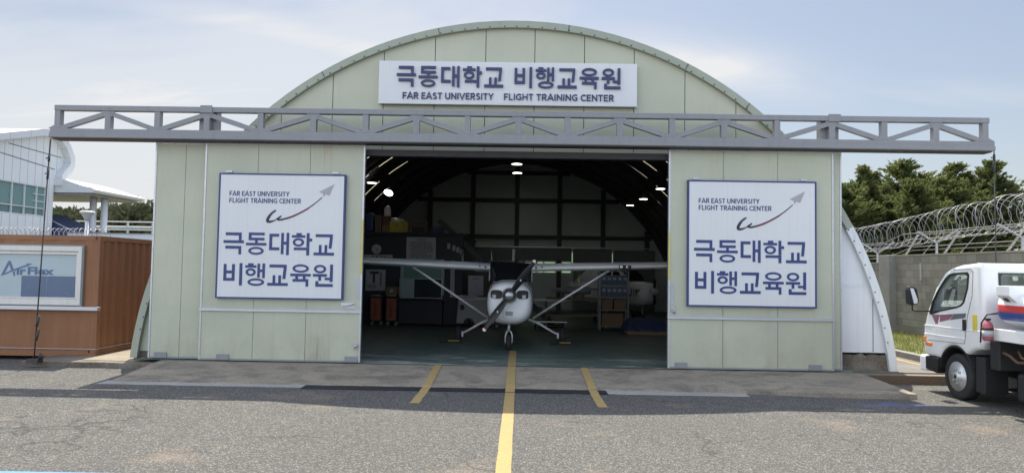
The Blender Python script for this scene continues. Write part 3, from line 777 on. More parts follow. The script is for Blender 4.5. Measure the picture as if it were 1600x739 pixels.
        for z in [.15+.28*i for i in range(15)]:
            for x in (x0+.016, x1-.016): mb.cyl((x, y0-.008, z), (x, y0-.012, z), .005, 6)
        x = x0+.1
        while x < x1-.05: mb.cyl((x, y0-.006, 4.182), (x, y0-.011, 4.182), .007, 6); x += .28
        mb.build('rivets', 'seam', d)
        MB().box(x0+.01, y0-.004, .02, x1-.01, y0+.06, .048).build('bottom_channel', 'frame_grey', d)
        if rail:
            mb = MB().box(x0-.01, y0-.035, .955, x1+.01, y0-.002, 1.0); mb.box(x0-.01, y0-.018, 1.0, x1+.01, y0-.002, 1.012); mb.build('push_rail', 'alu', d, bevel=.004)
        for fx in feet: MB().box(fx-.12, y0-.02, .035, fx+.12, y0-.006, .135).build('foot_plate', 'truss', d)
        return d
    dl = door(-6.13, -3.03, 0, (-5.1, -4.09), True, (-5.66, -3.2))
    door(-7.17, -4.3, .13, (-6.57, -5.6), False, (-6.92,))
    dr = door(2.82, 5.96, 0, (3.86, 4.90), True, (3.07, 5.6))
    door(3.4, 6.17, .13, (4.4, 5.4), False)
    # handle, latch, stickers
    mb = MB(); mb.tube([(-3.4, -.005, 1.085), (-3.38, -.05, 1.09), (-3.2, -.05, 1.12), (-3.18, -.005, 1.125)], .016, 8); mb.box(-3.42, -.012, 1.05, -3.16, -.002, 1.15)
    mb.build('handle', 'galv', dl)
    MB().box(-3.15, -.008, 1.25, -3.06, -.002, 1.60).build('notice_sticker', 'paper', dl)
    mb = MB().box(-3.17, -.03, .28, -3.06, -.003, .38); mb.cyl((-3.11, -.03, .33), (-3.11, -.06, .33), .03, 10); mb.build('latch', 'steel', dl)
    mb = MB(); 
    for i in range(5): mb.box(2.865, -.008, 1.22+.085*i, 2.93, -.002, 1.295+.085*i)
    mb.build('notice_sticker', 'paper', dr)
    mb = MB().box(2.87, -.02, 1.10, 2.95, -.003, 1.2); mb.tube([(2.9, -.02, 1.13), (2.9, -.05, 1.1), (2.93, -.05, 1.06), (2.95, -.02, 1.08)], .012, 8); mb.build('latch', 'steel', dr)
    MB().box(2.826, -.014, 1.7, 2.850, -.009, 2.6).build('yellow_edge_tape', 'sticker', dr)
    MB().box(-3.06, -.014, 1.7, -3.036, -.009, 2.75).build('yellow_edge_tape', 'sticker', dl)
    return H
HANGAR = build_hangar()

# ------------------------------------------------------------------ door girder
def build_girder():
    G = thing('door_girder', 'long grey steel lattice girder carrying the sliding doors above the opening', 'girder', (XC, -.2, 4.2))
    x0, x1, y0, y1 = -9.03, 8.87, -.26, -.10
    mb = MB().box(x0, y0+.012, 4.205, x1, y1, 4.385); G1 = mb.build('bottom_rail', 'truss', G, bevel=.006)
    MB().box(x0-.004, y0-.006, 4.215, x1+.004, y0+.012, 4.296).build('rail_lip', 'truss', G1, bevel=.004)
    MB().box(x0+.03, y0+.05, 4.186, x1-.03, y1+.14, 4.203).build('door_track', 'truss_dark', G)
    MB().box(x0+.07, y0+.01, 4.735, x1-.09, y1-.01, 4.835).build('top_chord', 'truss', G, bevel=.006)
    px = [-8.90, -7.93, -6.98, -6.03, -5.0, -3.99, -2.99, -2.02, -1.05, -.08, .85, 1.84, 2.83, 3.81, 4.81, 5.84, 6.82, 7.79, 8.71]
    for x in px: MB().box(x-.055, y0+.02, 4.386, x+.055, y1-.02, 4.734).build('post', 'truss', G, bevel=.004)
    for i in range(len(px)-1):
        a, b = px[i], px[i+1]
        lo, hi = (a, b) if i % 2 == 0 else (b, a)
        s = 1 if hi > lo else -1
        MB().bar((lo+.10*s, y0+.075, 4.41), (hi-.03*s, y0+.075, 4.69), .09, .09, (0, -1, 0)).build('diagonal', 'truss', G, bevel=.004)
        # gusset at the lower node
    for i, x in enumerate(px):
        mb = MB()
        if i % 2 == 0: mb.prism([(x-.17, 4.387), (x+.17, 4.387), (x+.06, 4.45), (x-.06, 4.45)], 'y', y0+.024, y0+.034)
        else: mb.prism([(x-.13, 4.733), (x+.13, 4.733), (x+.056, 4.60), (x-.056, 4.60)], 'y', y0+.024, y0+.034)
        mb.build('gusset', 'truss', G)
    for x in (-6.05, 5.86):
        MB().box(x-.18, y1-.005, 4.30, x+.16, y1+.20, 4.86).build('column_head', 'truss', G, bevel=.006)
        MB().box(x-.10, y0-.004, 4.72, x+.13, y0+.008, 4.862).build('splice_plate', 'truss', G, bevel=.003)
    return G
build_girder()

# ------------------------------------------------------------------ signs
def top_sign():
    T = thing('name_sign', 'wide white name board with raised navy letters on the gable', 'sign', (-.31, .4, 5.08))
    b = MB().box(-2.86, .26, 5.08, 2.24, .395, 5.92).build('board', 'sign', T, bevel=.008)
    mb = MB().box(-2.875, .252, 5.066, 2.255, .30, 5.079); mb.build('drip_edge', 'alu', T)
    mb = MB(); 
    hangul(mb, '극동대학교', -2.50, 5.405, .375, .415, .432, .255, .035)
    hangul(mb, '비행교육원', -.195, 5.405, .375, .415, .434, .255, .035)
    mb.build('korean_lettering', 'navy', T)
    mb = MB(); latin(mb, 'FAR EAST UNIVERSITY', -2.38, 5.165, .128, .258, .02, 1.79); latin(mb, 'FLIGHT TRAINING CENTER', -.38, 5.165, .128, .258, .02, 2.16)
    mb.build('english_lettering', 'navy', T)
top_sign()
def door_sign(x0, label):
    w, h, z0, yb, yf = 2.44, 2.40, 1.20, -.012, -.075
    T = thing('door_sign', label, 'sign', (x0+w/2, -.01, z0), 'square signs on the sliding doors')
    MB().box(x0+.004, yf, z0+.004, x0+w-.004, yb, z0+h-.004).build('board', 'sign', T)
    mb = MB().prism([(x0, z0), (x0+w, z0), (x0+w, z0+h), (x0, z0+h)], 'y', yf-.006, yb, [[(x0+.03, z0+.03), (x0+w-.03, z0+.03), (x0+w-.03, z0+h-.03), (x0+.03, z0+h-.03)]])
    mb.build('border', 'navy2', T)
    def px(u, v): return (x0+w*(u-22)/700, z0+h*(1-(v-22)/690))     # sign face: positions measured on its own face, in 1/700ths
    mb = MB(); k = w/700
    hangul(mb, '극동대학교', px(58, 0)[0], px(0, 470)[1], 112*k, 122*k, 124.5*k, yf-.001, .006)
    hangul(mb, '비행교육원', px(58, 0)[0], px(0, 640)[1], 112*k, 122*k, 124.5*k, yf-.001, .006)
    mb.build('korean_lettering', 'navy2', T)
    mb = MB(); latin(mb, 'FAR EAST UNIVERSITY', px(82, 0)[0], px(0, 148)[1], 26*k, yf-.001, .004, 330*k)
    latin(mb, 'FLIGHT TRAINING CENTER', px(82, 0)[0], px(0, 186)[1], 26*k, yf-.001, .004, 395*k)
    mb.build('english_lettering', 'navy2', T)
    # swoosh and paper plane
    def ribbon(mb, pts, ws):
        P = [Vector((px(*p)[0], 0, px(*p)[1])) for p in pts]; L = []; Rr = []
        for i, p in enumerate(P):
            t = (P[min(i+1, len(P)-1)]-P[max(i-1, 0)]).normalized(); nn = Vector((-t.z, 0, t.x)); L.append(p+nn*ws[i]*k/2); Rr.append(p-nn*ws[i]*k/2)
        m = len(P); vs = [(q.x, yf-.004, q.z) for q in L+Rr]+[(q.x, yf-.0005, q.z) for q in L+Rr]; fs = []
        for i in range(m-1): fs += [(i, i+1, m+i+1, m+i), (2*m+i, 2*m+i+1, i+1, i), (m+i, m+i+1, 3*m+i+1, 3*m+i)]
        mb.add(vs, fs)
    def curve(pts, n=10):
        out = []
        for i in range(len(pts)-1):
            p0, p1, p2, p3 = [Vector((*pts[max(0, min(len(pts)-1, j))], 0)) for j in (i-1, i, i+1, i+2)]
            for s in range(n):
                t = s/n; q = .5*((2*p1)+(-p0+p2)*t+(2*p0-5*p1+4*p2-p3)*t*t+(-p0+3*p1-3*p2+p3)*t**3); out.append((q.x, q.y))
        return out+[pts[-1]]
    a = curve([(340, 228), (318, 242), (300, 268), (297, 285), (312, 288), (340, 278), (372, 256)])
    mb = MB(); ribbon(mb, a, [3+13*sin(pi*min(1, (i/len(a))*1.15+.03))**.7 if i/len(a) < .85 else 9 for i in range(len(a))]); mb.build('logo_loop', 'logo_dark', T)
    a2 = curve([(345, 226), (326, 236), (310, 252)]); mb = MB(); ribbon(mb, [(x-3, y-2) for x, y in a2], [7]*len(a2)); 
    for v in mb.v: v.y -= .002
    mb.build('logo_accent', 'logo_blue', T)
    b = curve([(352, 274), (372, 276), (430, 258), (490, 228), (545, 192), (594, 150)])
    mb = MB(); ribbon(mb, b, [12-8*i/len(b) for i in range(len(b))]); mb.build('logo_trail', 'logo_dark', T)
    c = curve([(400, 272), (440, 257), (490, 231), (525, 209)]); mb = MB(); ribbon(mb, c, [5]*len(c))
    for v in mb.v: v.y -= .002
    mb.build('logo_trail_accent', 'logo_red', T)
    mb = MB()
    for tri, dy in (([(660, 76), (576, 120), (596, 128)], .002), ([(660, 76), (596, 128), (604, 146), (612, 132)], .004), ([(660, 76), (612, 132), (634, 140)], .003)):
        mb.prism([px(*p) for p in tri], 'y', yf-dy-.001, yf-.0005)
    mb.build('logo_paper_plane', 'logo_grey', T)
    for u in (70, 660):
        q = px(u, 16); MB().box(q[0]-.06, -.03, q[1], q[0]+.06, -.012, q[1]+.03).build('hanger_tab', 'alu', T)
door_sign(-5.815, 'square white sign with blue border on the door nearer the brown container')
door_sign(3.165, 'square white sign with blue border on the door nearer the white truck')

# ------------------------------------------------------------------ aircraft
def sell(cx, y, z0, z1, hw, n=2.6, m=28, ntop=None):
    """a super-ellipse section across the fuselage"""
    out = []; zc, hz = (z0+z1)/2, (z1-z0)/2
    for k in range(m):
        a = 2*pi*k/m; c, s = cos(a), sin(a); e = (ntop or n) if s > 0 else n
        out.append((cx+hw*math.copysign(abs(c)**(2/e), c), y, zc+hz*math.copysign(abs(s)**(2/e), s)))
    return out

def build_aircraft():
    A = thing('light_aircraft', 'white single engine high wing aircraft facing out of the hangar, propeller in front', 'aircraft', (-.23, 2.7, 0))
    cx = -.23
    # cowling and fuselage
    secs = [sell(cx, 2.03, .84, 1.47, .33, 2.4), sell(cx, 2.05, .76, 1.50, .40, 2.5), sell(cx, 2.12, .68, 1.54, .465, 2.6), sell(cx, 2.3, .62, 1.565, .50, 2.7), sell(cx, 2.7, .58, 1.585, .52, 2.7), sell(cx, 3.02, .57, 1.60, .535, 2.8)]
    cw = MB().loft(secs).build('cowling', 'white_air', A)
    cut = []
    for s in (-1, 1):
        pts = [(cx+s*(.16+.16*(1-cos(t*pi))/2*2), 0) for t in (0, 1)]
        poly = []
        for k in range(20):
            a = 2*pi*k/20; c, q = cos(a), sin(a)
            poly.append((cx+s*.29+.135*math.copysign(abs(c)**.6, c), 1.285+.10*math.copysign(abs(q)**.7, q)-.012*s*c*0))
        cut.append(MB().prism(poly, 'y', 1.9, 2.22).build('cutter', 'black'))
    carve(cw, cut); shade_by_angle(cw, 50)
    for s in (-1, 1):
        mb = MB(); mb.box(cx+s*.29-.125, 2.19, 1.19, cx+s*.29+.125, 2.215, 1.38)
        mb.build('air_intake', 'black', cw)
        MB().box(cx+s*.33-.05, 2.14, 1.195, cx+s*.33+.03, 2.185, 1.275).build('intake_duct', 'pale_plastic', cw)
    # panel seam round the nose, oil cooler grille, landing light bezel
    mb = MB().prism([(cx-.105, .80), (cx+.105, .80), (cx+.105, .945), (cx-.105, .945)], 'y', 1.985, 2.12, [[(cx-.085, .82), (cx+.085, .82), (cx+.085, .925), (cx-.085, .925)]]); mb.build('grille_frame', 'white_air', cw)
    mb = MB().box(cx-.085, 2.012, .82, cx+.085, 2.11, .925); mb.build('grille', 'frame_grey', cw)
    mb = MB()
    for i in range(6): mb.box(cx-.085, 1.996, .826+.017*i, cx+.085, 2.008, .834+.017*i)
    mb.build('grille_slat', 'pale_plastic', cw)
    mb = MB().tube([(cx-.20, 2.75, .64), (cx-.235, 2.5, .60), (cx-.30, 2.36, .545)], .05, 12); mb.build('exhaust_pipe', 'black', A)
    mb = MB()
    for s in (-1, 1):
        mb.bar((cx+s*.505, 2.3, 1.33), (cx+s*.535, 3.0, 1.36), .006, .008)
    mb.build('cowl_seam', 'seam', cw)
    # nose bowl seam
    MB().tube([(x+(x-cx)*.004, 2.36, z) for x, _, z in sell(cx, 2.36, .612, 1.572, .5045, 2.7, 48)], .005, 5, closed=True).build('bowl_seam', 'seam', cw)
    MB().tube([(x+(x-cx)*.004, 2.98, z) for x, _, z in sell(cx, 2.98, .569, 1.602, .536, 2.8, 48)], .005, 5, closed=True).build('bowl_seam', 'seam', cw)
    mb = MB()
    for yy in (2.42, 2.9):
        for k in range(28):
            q = sell(cx, yy, .607, 1.583, .513, 2.7, 28)[k]; mb.ball((q[0], q[1], q[2]), .006, .006, .006, 6, 4)
    mb.build('rivets', 'pale_plastic', cw)
    # cabin and tail
    secs = [sell(cx, 3.03, .575, 1.595, .532, 2.8), sell(cx, 3.4, .56, 1.60, .55, 3), sell(cx, 4.6, .56, 1.60, .55, 3), sell(cx, 5.3, .66, 1.62, .50, 2.8), sell(cx, 6.6, .72, 1.42, .33, 2.5), sell(cx, 8.4, .76, 1.16, .16, 2.3), sell(cx, 9.7, .80, 1.02, .06, 2.2)]
    MB().loft(secs).build('fuselage', 'white_air', A)
    secs = [sell(cx, 3.74, 1.5, 1.99, .50, 4.5), sell(cx, 4.3, 1.5, 2.02, .51, 4.5), sell(cx, 5.0, 1.5, 2.03, .49, 4), sell(cx, 6.0, 1.3, 1.66, .40, 3), sell(cx, 6.7, 1.2, 1.44, .3, 2.5)]
    MB().loft(secs).build('cabin', 'grey_air', A)
    # windscreen: curved dark glass from cowl to wing, posts and roof lip
    rows = []
    for i in range(9):
        t = i/8; row = []
        for k in range(17):
            u = -1+2*k/16
            y = 3.02+.62*t**1.1+.28*abs(u)**3*(1-.55*t); z = 1.585-.045*abs(u)**4*(1-t)+.43*t-.02*u*u*t
            row.append((cx+(.49+.015*t)*u, y, z))
        rows.append(row)
    mb = MB(); mb.loft(rows, caps=False, closed=False); b = [[(x, y+.012, z-.01) for x, y, z in r] for r in rows]; mb.loft(b, caps=False, closed=False)
    ws = mb.build('windscreen', 'cockpit', A)
    for s in (-1, 1):
        MB().tube([(cx+s*.505, 3.33, 1.56), (cx+s*.515, 3.66, 2.0)], .016, 8).build('windscreen_post', 'frame_grey', A)
        MB().box(min(cx+s*.506, cx+s*.514), 3.72, 1.62, max(cx+s*.506, cx+s*.514), 4.5, 1.93).build('side_window', 'cockpit', A)
    mb = MB().tube([(cx-.5, 3.655, 2.022), (cx, 3.645, 2.034), (cx+.5, 3.655, 2.022)], .014, 8); mb.build('windscreen_rim', 'black', A)
    mb = MB().box(cx-.42, 3.55, 1.55, cx+.42, 3.75, 1.66); mb.build('instrument_panel', 'black', A)
    # wings
    def foil(chord, t, yle, x, zc, m=24):
        up, lo = [], []
        for i in range(m+1):
            c = (1-cos(pi*i/m))/2
            th = 5*t*(.2969*math.sqrt(c)-.126*c-.3516*c*c+.2843*c**3-.1036*c**4); cam = .035*(1-(2*c-.8)**2*.6)-.012
            up.append((x, yle+c*chord, zc+(cam+th)*chord)); lo.append((x, yle+c*chord, zc+(cam-th)*chord))
        return up+lo[::-1][1:-1]
    for s in (-1, 1):
        st = [(.50, 1.63, 3.36, 1.855), (2.6, 1.63, 3.36, 1.925), (5.0, 1.20, 3.50, 2.005), (5.42, 1.05, 3.58, 2.02), (5.50, .8, 3.70, 2.025)]
        mb = MB().loft([foil(c, .118 if i < 3 else .10, y, cx+s*x, z) for i, (x, c, y, z) in enumerate(st)])
        w = mb.build('wing', 'grey_air', A)
        MB().tube([(cx+s*.60, 3.36, 1.885), (cx+s*.60, 3.345, 1.885)], .022, 10).build('cabin_vent', 'black', w)
        MB().tube([(cx+s*.74, 3.37, 1.905), (cx+s*.74, 3.347, 1.905)], .018, 10).build('cabin_vent', 'black', w)
        mb = MB(); e = []
        p, q = Vector((cx+s*.545, 3.75, .66)), Vector((cx+s*2.42, 3.95, 1.86))
        d = (q-p).normalized(); a = Vector((0, 1, 0)); b = d.cross(a).normalized()
        def ring(o, k): return [o+a*.065*k*cos(2*pi*i/14)+b*.028*k*sin(2*pi*i/14) for i in range(14)]
        mb.loft([ring(p, 1), ring(p+(q-p)*.9, 1), ring(p+(q-p)*.96, 1.25), ring(q, 1.9)])
        mb.build('wing_strut', 'grey_air', A)
        # main gear leg, wheel
        gp = [(cx+s*.42, 4.22, .62), (cx+s*.72, 4.25, .50), (cx+s*1.06, 4.28, .30), (cx+s*1.22, 4.28, .22)]
        MB().tube(gp, [.036, .032, .025, .022], 10).build('gear_leg', 'grey_air', A)
        wx = cx+s*1.30
        tyre(A, (wx, 4.28, .205), .205, .165, 'wheel')
        MB().box(wx-s*.10-.03, 4.22, .14, wx-s*.10+.03, 4.34, .28).build('brake', 'grey_air', A, bevel=.01)
    # landing light panel in the leading edge, to the right
    mb = MB().box(cx+2.58, 3.345, 1.895, cx+2.86, 3.40, 1.985); lp = mb.build('landing_light', 'black', A, bevel=.006)
    for x in (2.64, 2.78): MB().lathe([(.001, .0), (.026, -.004), (.036, -.002), (.04, .004), (.04, .01)], (cx+x, 3.342, 1.94), 'y', 16).build('lens', 'chrome', lp)
    mb = MB().tube([(cx+1.92, 3.5, 1.83), (cx+1.92, 3.46, 1.74), (cx+1.92, 3.36, 1.74)], .011, 6); mb.build('pitot_tube', 'steel', A)
    # nose gear
    MB().tube([(cx-.01, 2.62, .66), (cx-.01, 2.66, .44)], .034, 12).build('oleo_strut', 'chrome', A)
    mb = MB().tube([(cx-.01+.075*c, 2.68, z) for c, z in ((-1, .17), (-1, .33), (-.8, .40), (-.35, .44), (.35, .44), (.8, .40), (1, .33), (1, .17))], .016, 8); mb.build('nose_fork', 'white_air', A)
    mb = MB().bar((cx-.01, 2.60, .60), (cx-.01, 2.53, .52), .05, .012, (0, 1, 0)); mb.bar((cx-.01, 2.53, .52), (cx-.01, 2.62, .45), .05, .012, (0, 1, 0)); mb.build('torque_link', 'white_air', A)
    tyre(A, (cx-.01, 2.70, .185), .185, .12, 'wheel')
    # tail
    mb = MB().prism([(8.3, 1.12), (9.75, 1.0), (9.95, 2.46), (9.45, 2.50), (8.9, 1.5)], 'x', cx-.045, cx+.045); mb.build('tail_fin', 'grey_air', A, bevel=.02)
    mb = MB().prism([(cx-1.7, 9.2), (cx-1.65, 9.75), (cx+1.65, 9.75), (cx+1.7, 9.2), (cx+.3, 8.75), (cx-.3, 8.75)], 'z', .85, .91); mb.build('tailplane', 'grey_air', A, bevel=.015)
    MB().tube([(cx-.49, 4.2, 2.04), (cx-.50, 4.24, 2.30)], [.012, .003], 6).build('antenna', 'pale_plastic', A)
    # propeller
    P = Vector((cx, 1.80, 1.275))
    ang = R(54.5)
    def blade(sgn):
        mb = MB(); d = Vector((cos(ang)*sgn, 0, sin(ang)*sgn)); c = Vector((-sin(ang)*sgn, 0, cos(ang)*sgn)); secs = []; tip = []
        N = 44
        for i in range(N+1):
            r = .10+.85*i/N; t = i/N
            wdt = .115+.075*sin(pi*min(1, t*1.25))**.8 - .02*t
            if t > .93: wdt *= math.sqrt(max(.05, 1-((t-.93)/.07)**2))
            tw = R(44-30*t); th = .036*(1-.72*t)
            ax = c*cos(tw)+Vector((0, -1, 0))*sin(tw); nrm = c*-sin(tw)+Vector((0, -1, 0))*cos(tw); o = P+d*r
            secs.append([o+ax*wdt*(cos(2*pi*k/16)*.5)+nrm*th*(.5*sin(2*pi*k/16)+.12*(1-cos(2*pi*k/16)**2)) for k in range(16)])
        k = int(N*.91); k2 = k+1
        return MB().loft(secs[:k+1]), MB().loft(secs[k:k2+1]), MB().loft(secs[k2:])
    hub = MB().lathe([(.140, .09), (.143, .04), (.140, -.02), (.128, -.07), (.10, -.105), (.065, -.125), (.03, -.132), (.004, -.133)], P, 'y', 36).build('spinner', 'spinner', A)
    MB().lathe([(.165, .085), (.165, .10), (.15, .105)], P, 'y', 36).build('spinner_plate', 'steel', A)
    for s in (-1, 1):
        b, rd, tp = blade(s); bo = b.build('propeller_blade', 'prop', A); rd.build('tip_stripe', 'red', bo); tp.build('tip', 'prop_white', bo)
        d = Vector((cos(ang)*s, 0, sin(ang)*s)); q = P+d*.42
        MB().box(q.x-.02, q.y-.034, q.z-.03, q.x+.012, q.y-.029, q.z+.012).build('blade_decal', 'pale_plastic', bo)
    return A

def tyre(parent, c, r, w, name='wheel', rim='pale_plastic', rr=.5):
    """a wheel across X at c: tyre mesh with a rim under it"""
    pr = []; k = r*.16
    for i in range(13):
        a = pi*i/12; pr.append((r*rr+(r*(1-rr))*math.sin(a)**.55, -w/2*cos(a)))
    t = MB().lathe(pr, c, 'x', 32).build(name, 'rubber', parent)
    for s in (-1, 1):
        MB().lathe([(r*rr*1.02, s*w*.42), (r*rr*.86, s*w*.46), (r*rr*.7, s*w*.36), (r*.16, s*w*.40), (r*.14, s*w*.56), (.002, s*w*.56)], c, 'x', 24).build('rim', rim, t)
    return t
build_aircraft()

# wheel chocks and low ramps
def chock(x, y, label, w=.27, cat='chock', z=.0):
    T = thing('wheel_chock', label, cat, (x, y, z), 'yellow and black wheel chocks')
    mb = MB().prism([(y-.10, .004), (y+.10, .004), (y+.03, .11), (y-.03, .11)], 'x', x-w/2-.05, x+w/2+.05); mb.build('wedge', 'black', T, bevel=.008)
    MB().bar((x-w/2, y-.075, .052), (x+w/2, y-.075, .052), .012, .055, (0, -1, .6)).build('yellow_face', 'yellow', T)
    mb = MB().tube([(x-w/2-.06, y-.05, .03), (x-w/2-.15, y-.08, .02), (x-w/2-.22, y-.02, .015)], .012, 6); mb.build('cord', 'black', T)
chock(-1.62, 4.10, 'yellow and black chock at the tyre below the wing on the clock side')
chock(1.13, 4.08, 'yellow and black chock in front of the tyre below the wing with landing lights')
chock(-1.37, 9.3, 'long yellow chock on the floor below the pale equipment cart', .5)
chock(1.10, 9.3, 'long yellow chock on the floor before the brown framed trolley', .5)

# ------------------------------------------------------------------ hangar lamps
def lamp_proto():
    L = thing('ceiling_lamp', 'nearest of the three round lamps hung along the ridge', 'lamp', (-.1, 10.4, 5.86), 'round hangar lamps')
    x, y, z = -.1, 10.4, 5.86
    MB().lathe([(.215, 0), (.20, .05), (.12, .11), (.07, .16), (.065, .26), (.03, .28)], (x, y, z), 'z', 28).build('shade', 'lamp_shade', L)
    MB().lathe([(.20, .004), (.20, -.004), (.15, -.009), (.004, -.012)], (x, y, z), 'z', 28).build('diffuser', 'lamp_glow', L)
    MB().tube([(x, y, z+.28), (x, y, z+.80)], .008, 6).build('cable', 'lamp_shade', L)
    return L
def lamps():
    L = lamp_proto()
    for loc, lab in (((-.2, 13.7, 5.9), 'middle one of the three round lamps hung along the ridge'), ((-.2, 16.6, 5.95), 'farthest of the three round lamps hung along the ridge'),
                     ((-4.72, 8.6, 4.48), 'round lamp at the edge of the doorway above the clock'), 
                     ((4.46, 9.2, 4.50), 'nearest of the three round lamps along the shell above the parked fuselage'),
                     ((4.40, 12.0, 4.45), 'middle one of the three round lamps along the shell above the parked fuselage'), ((4.36, 14.9, 4.48), 'farthest of the three round lamps along the shell above the parked fuselage')):
        c = dup(L, loc, label=lab)
        if abs(loc[0]) > 3:
            c.scale = (.72, .72, .72)
    c = dup(L, (-4.62, 10.9, 4.42), label='brightest round lamp, tilted towards the door, above the yellow box'); c.scale = (.78, .78, .78); c.rotation_euler = (R(-38), R(12), 0)
lamps()

# ------------------------------------------------------------------ left interior: partition, stairs, goods
def left_interior():
    P = thing('storage_room', 'dark navy partition room with a flat top loaded with boxes', 'partition', (-3.6, 9.8, 0))
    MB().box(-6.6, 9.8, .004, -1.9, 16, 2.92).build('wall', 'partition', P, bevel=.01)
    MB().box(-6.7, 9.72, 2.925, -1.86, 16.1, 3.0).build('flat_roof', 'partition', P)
    mb = MB().prism([(-3.94, .95), (-2.5, .95), (-2.5, 2.13), (-3.94, 2.13)], 'y', 9.755, 9.797, [[(-3.84, 1.03), (-2.6, 1.03), (-2.6, 2.05), (-3.84, 2.05)]]); w = mb.build('window_frame', 'pale_plastic', P)
    MB().box(-3.84, 9.775, 1.03, -2.6, 9.785, 2.05).build('pane', 'bld_blind', w)
    MB().box(-2.3, 9.77, .9, -2.16, 9.797, 2.1).build('door_frame', 'pale_plastic', P)
    MB().box(-1.93, 9.74, 2.0, -1.88, 9.79, 2.48).build('light_strip', 'paper', P)
    mb = MB()
    for i, x in enumerate((-2.42, -2.25, -2.12, -1.99)): MB().box(x, 9.74, 2.48-.06*i, x+.10, 9.79, 2.66-.06*i).build('switch_box', 'paper', P)
    # stair
    T = thing('stair', 'diagonal dark metal stair running down beside the partition room', 'stair', (-1.2, 10.3, 0))
    a, b = Vector((-2.75, 10.2, 3.42)), Vector((1.1, 10.2, .05))
    for y in (9.95, 10.6): MB().bar((a.x, y, a.z), (b.x, y, b.z), .04, .17, (0, 0, 1)).build('stringer', 'back_post', T)
    for i in range(14):
        t = i/14; q = a+(b-a)*t; 
        if q.z > 2.95: continue
        MB().box(q.x-.02, 9.975, q.z+.02, q.x+.22, 10.575, q.z+.05).build('tread', 'back_post', T)
    # notices
    def notice(name, x0, x1, z0, z1, label, lines, cat='notice', y=9.79):
        T = thing(name, label, cat, ((x0+x1)/2, y, z0)); MB().box(x0, y-.012, z0, x1, y-.002, z1).build('sheet', 'paper', T)
        mb = MB(); lines(mb, y-.013); mb.build('lettering', 'ink', T); return T
    def rules(mb, y):
        text_mb(mb, '안전수칙', -3.27, 2.735, .062, y, .002, .30, .02, align='c')
        rnd = random.Random(5); z = 2.665
        for i in range(9):
            mb.box(-3.66, y-.002, z, -3.64, y, z+.03); x = -3.61; end = -3.05+.18*rnd.random()
            while x < end:
                wd = .03+.06*rnd.random(); mb.box(x, y-.002, z, min(x+wd, end), y, z+.026); x += wd+.022
            z -= .06
        mb.box(-3.40, y-.002, 2.06, -3.36, y, 2.10); text_mb(mb, '극동대학교', -3.34, 2.06, .045, y, .002, .2, .02)
    notice('safety_notice', -3.77, -2.80, 2.0, 2.85, 'pale safety rules sheet above the television on the dark partition', rules)
    def plate(mb, y):
        hangul(mb, '극동대학교', -4.93, 2.10, .11, .12, .135, y, .002); hangul(mb, '비행교육원', -4.93, 1.965, .11, .12, .135, y, .002)
        for k in range(3): mb.box(-5.13+.05*k, y-.002, 2.0+.03*k, -5.09+.05*k, y, 2.17-.02*k)
    notice('name_plate', -5.17, -4.22, 1.95, 2.25, 'white name plate with two rows of dark letters below the wall clock', plate, 'sign')
    def poster(mb, y):
        mb.box(-4.86, y-.002, 1.32, -4.78, y, 1.66); mb.box(-4.95, y-.002, 1.62, -4.66, y, 1.70)
        for i in range(6): mb.box(-5.03, y-.002, 1.14+.024*i, -4.80+.05*(i % 3), y, 1.15+.024*i)
        for i in range(9): mb.box(-4.62, y-.002, 1.24+.05*i, -4.56, y, 1.275+.05*i)
    notice('poster', -5.09, -4.44, 1.07, 1.76, 'poster with a dark tool outline on the partition below the wing', poster, 'poster')
    C = thing('wall_clock', 'round pale wall clock on the dark partition', 'clock', (-4.76, 9.79, 2.43))
    MB().lathe([(.16, 0), (.16, -.03), (.145, -.034), (.004, -.034)], (-4.76, 9.797, 2.43), 'y', 32).build('face', 'paper', C)
    MB().bar((-4.76, 9.758, 2.43), (-4.70, 9.758, 2.44), .004, .012, (0, 0, 1)).build('hand', 'ink', C); MB().bar((-4.76, 9.756, 2.43), (-4.75, 9.756, 2.34), .004, .01, (1, 0, 0)).build('hand', 'ink', C)
    # television on a low dark cabinet
    T = thing('television', 'flat television with a thin silver rim on a dark cabinet', 'television', (-3.2, 9.4, .8))
    MB().box(-3.90, 9.38, .86, -2.52, 9.44, 1.49).build('casing', 'galv', T, bevel=.004)
    MB().box(-3.88, 9.372, .88, -2.54, 9.379, 1.475).build('screen', 'screen', T)
    MB().box(-3.87, 9.366, .885, -3.42, 9.371, 1.47).build('bright_panel', 'frost', T)
    for x in (-3.6, -2.85): MB().box(x-.02, 9.32, .803, x+.02, 9.5, .858).build('foot', 'black', T)
    T = thing('low_cabinet', 'low dark cabinet carrying the television', 'cabinet', (-3.2, 9.4, 0))
    MB().box(-4.1, 9.2, .76, -2.45, 9.7, .80).build('top', 'black', T, bevel=.006); MB().box(-4.05, 9.26, .05, -2.5, 9.68, .758).build('body', 'partition', T)
    for x in (-3.9, -3.35, -2.8): MB().box(x, 9.245, .4, x+.25, 9.259, .43).build('drawer_pull', 'black', T)
    # two orange tool cabinets, a carton on the second
    def cab(x0, x1, label):
        T = thing('tool_cabinet', label, 'cabinet', ((x0+x1)/2, 9.0, 0), 'orange tool cabinets on castors')
        MB().box(x0, 8.95, .13, x1, 9.35, .90).build('body', 'black', T, bevel=.01)
        MB().box(x0+.04, 8.935, .17, x1-.05, 8.949, .86).build('orange_panel', 'orange', T)
        mb = MB(); me = MB(); text_mb(me, 'TRANSYT', 0, 0, .11, 8.934, .003, .5, .03)
        for v in me.v: mb.v.append(Vector((x0+.23-(v.z), v.y, .25+v.x)))
        mb.f = me.f; mb.sm = me.sm; mb.build('lettering', 'ink', T)
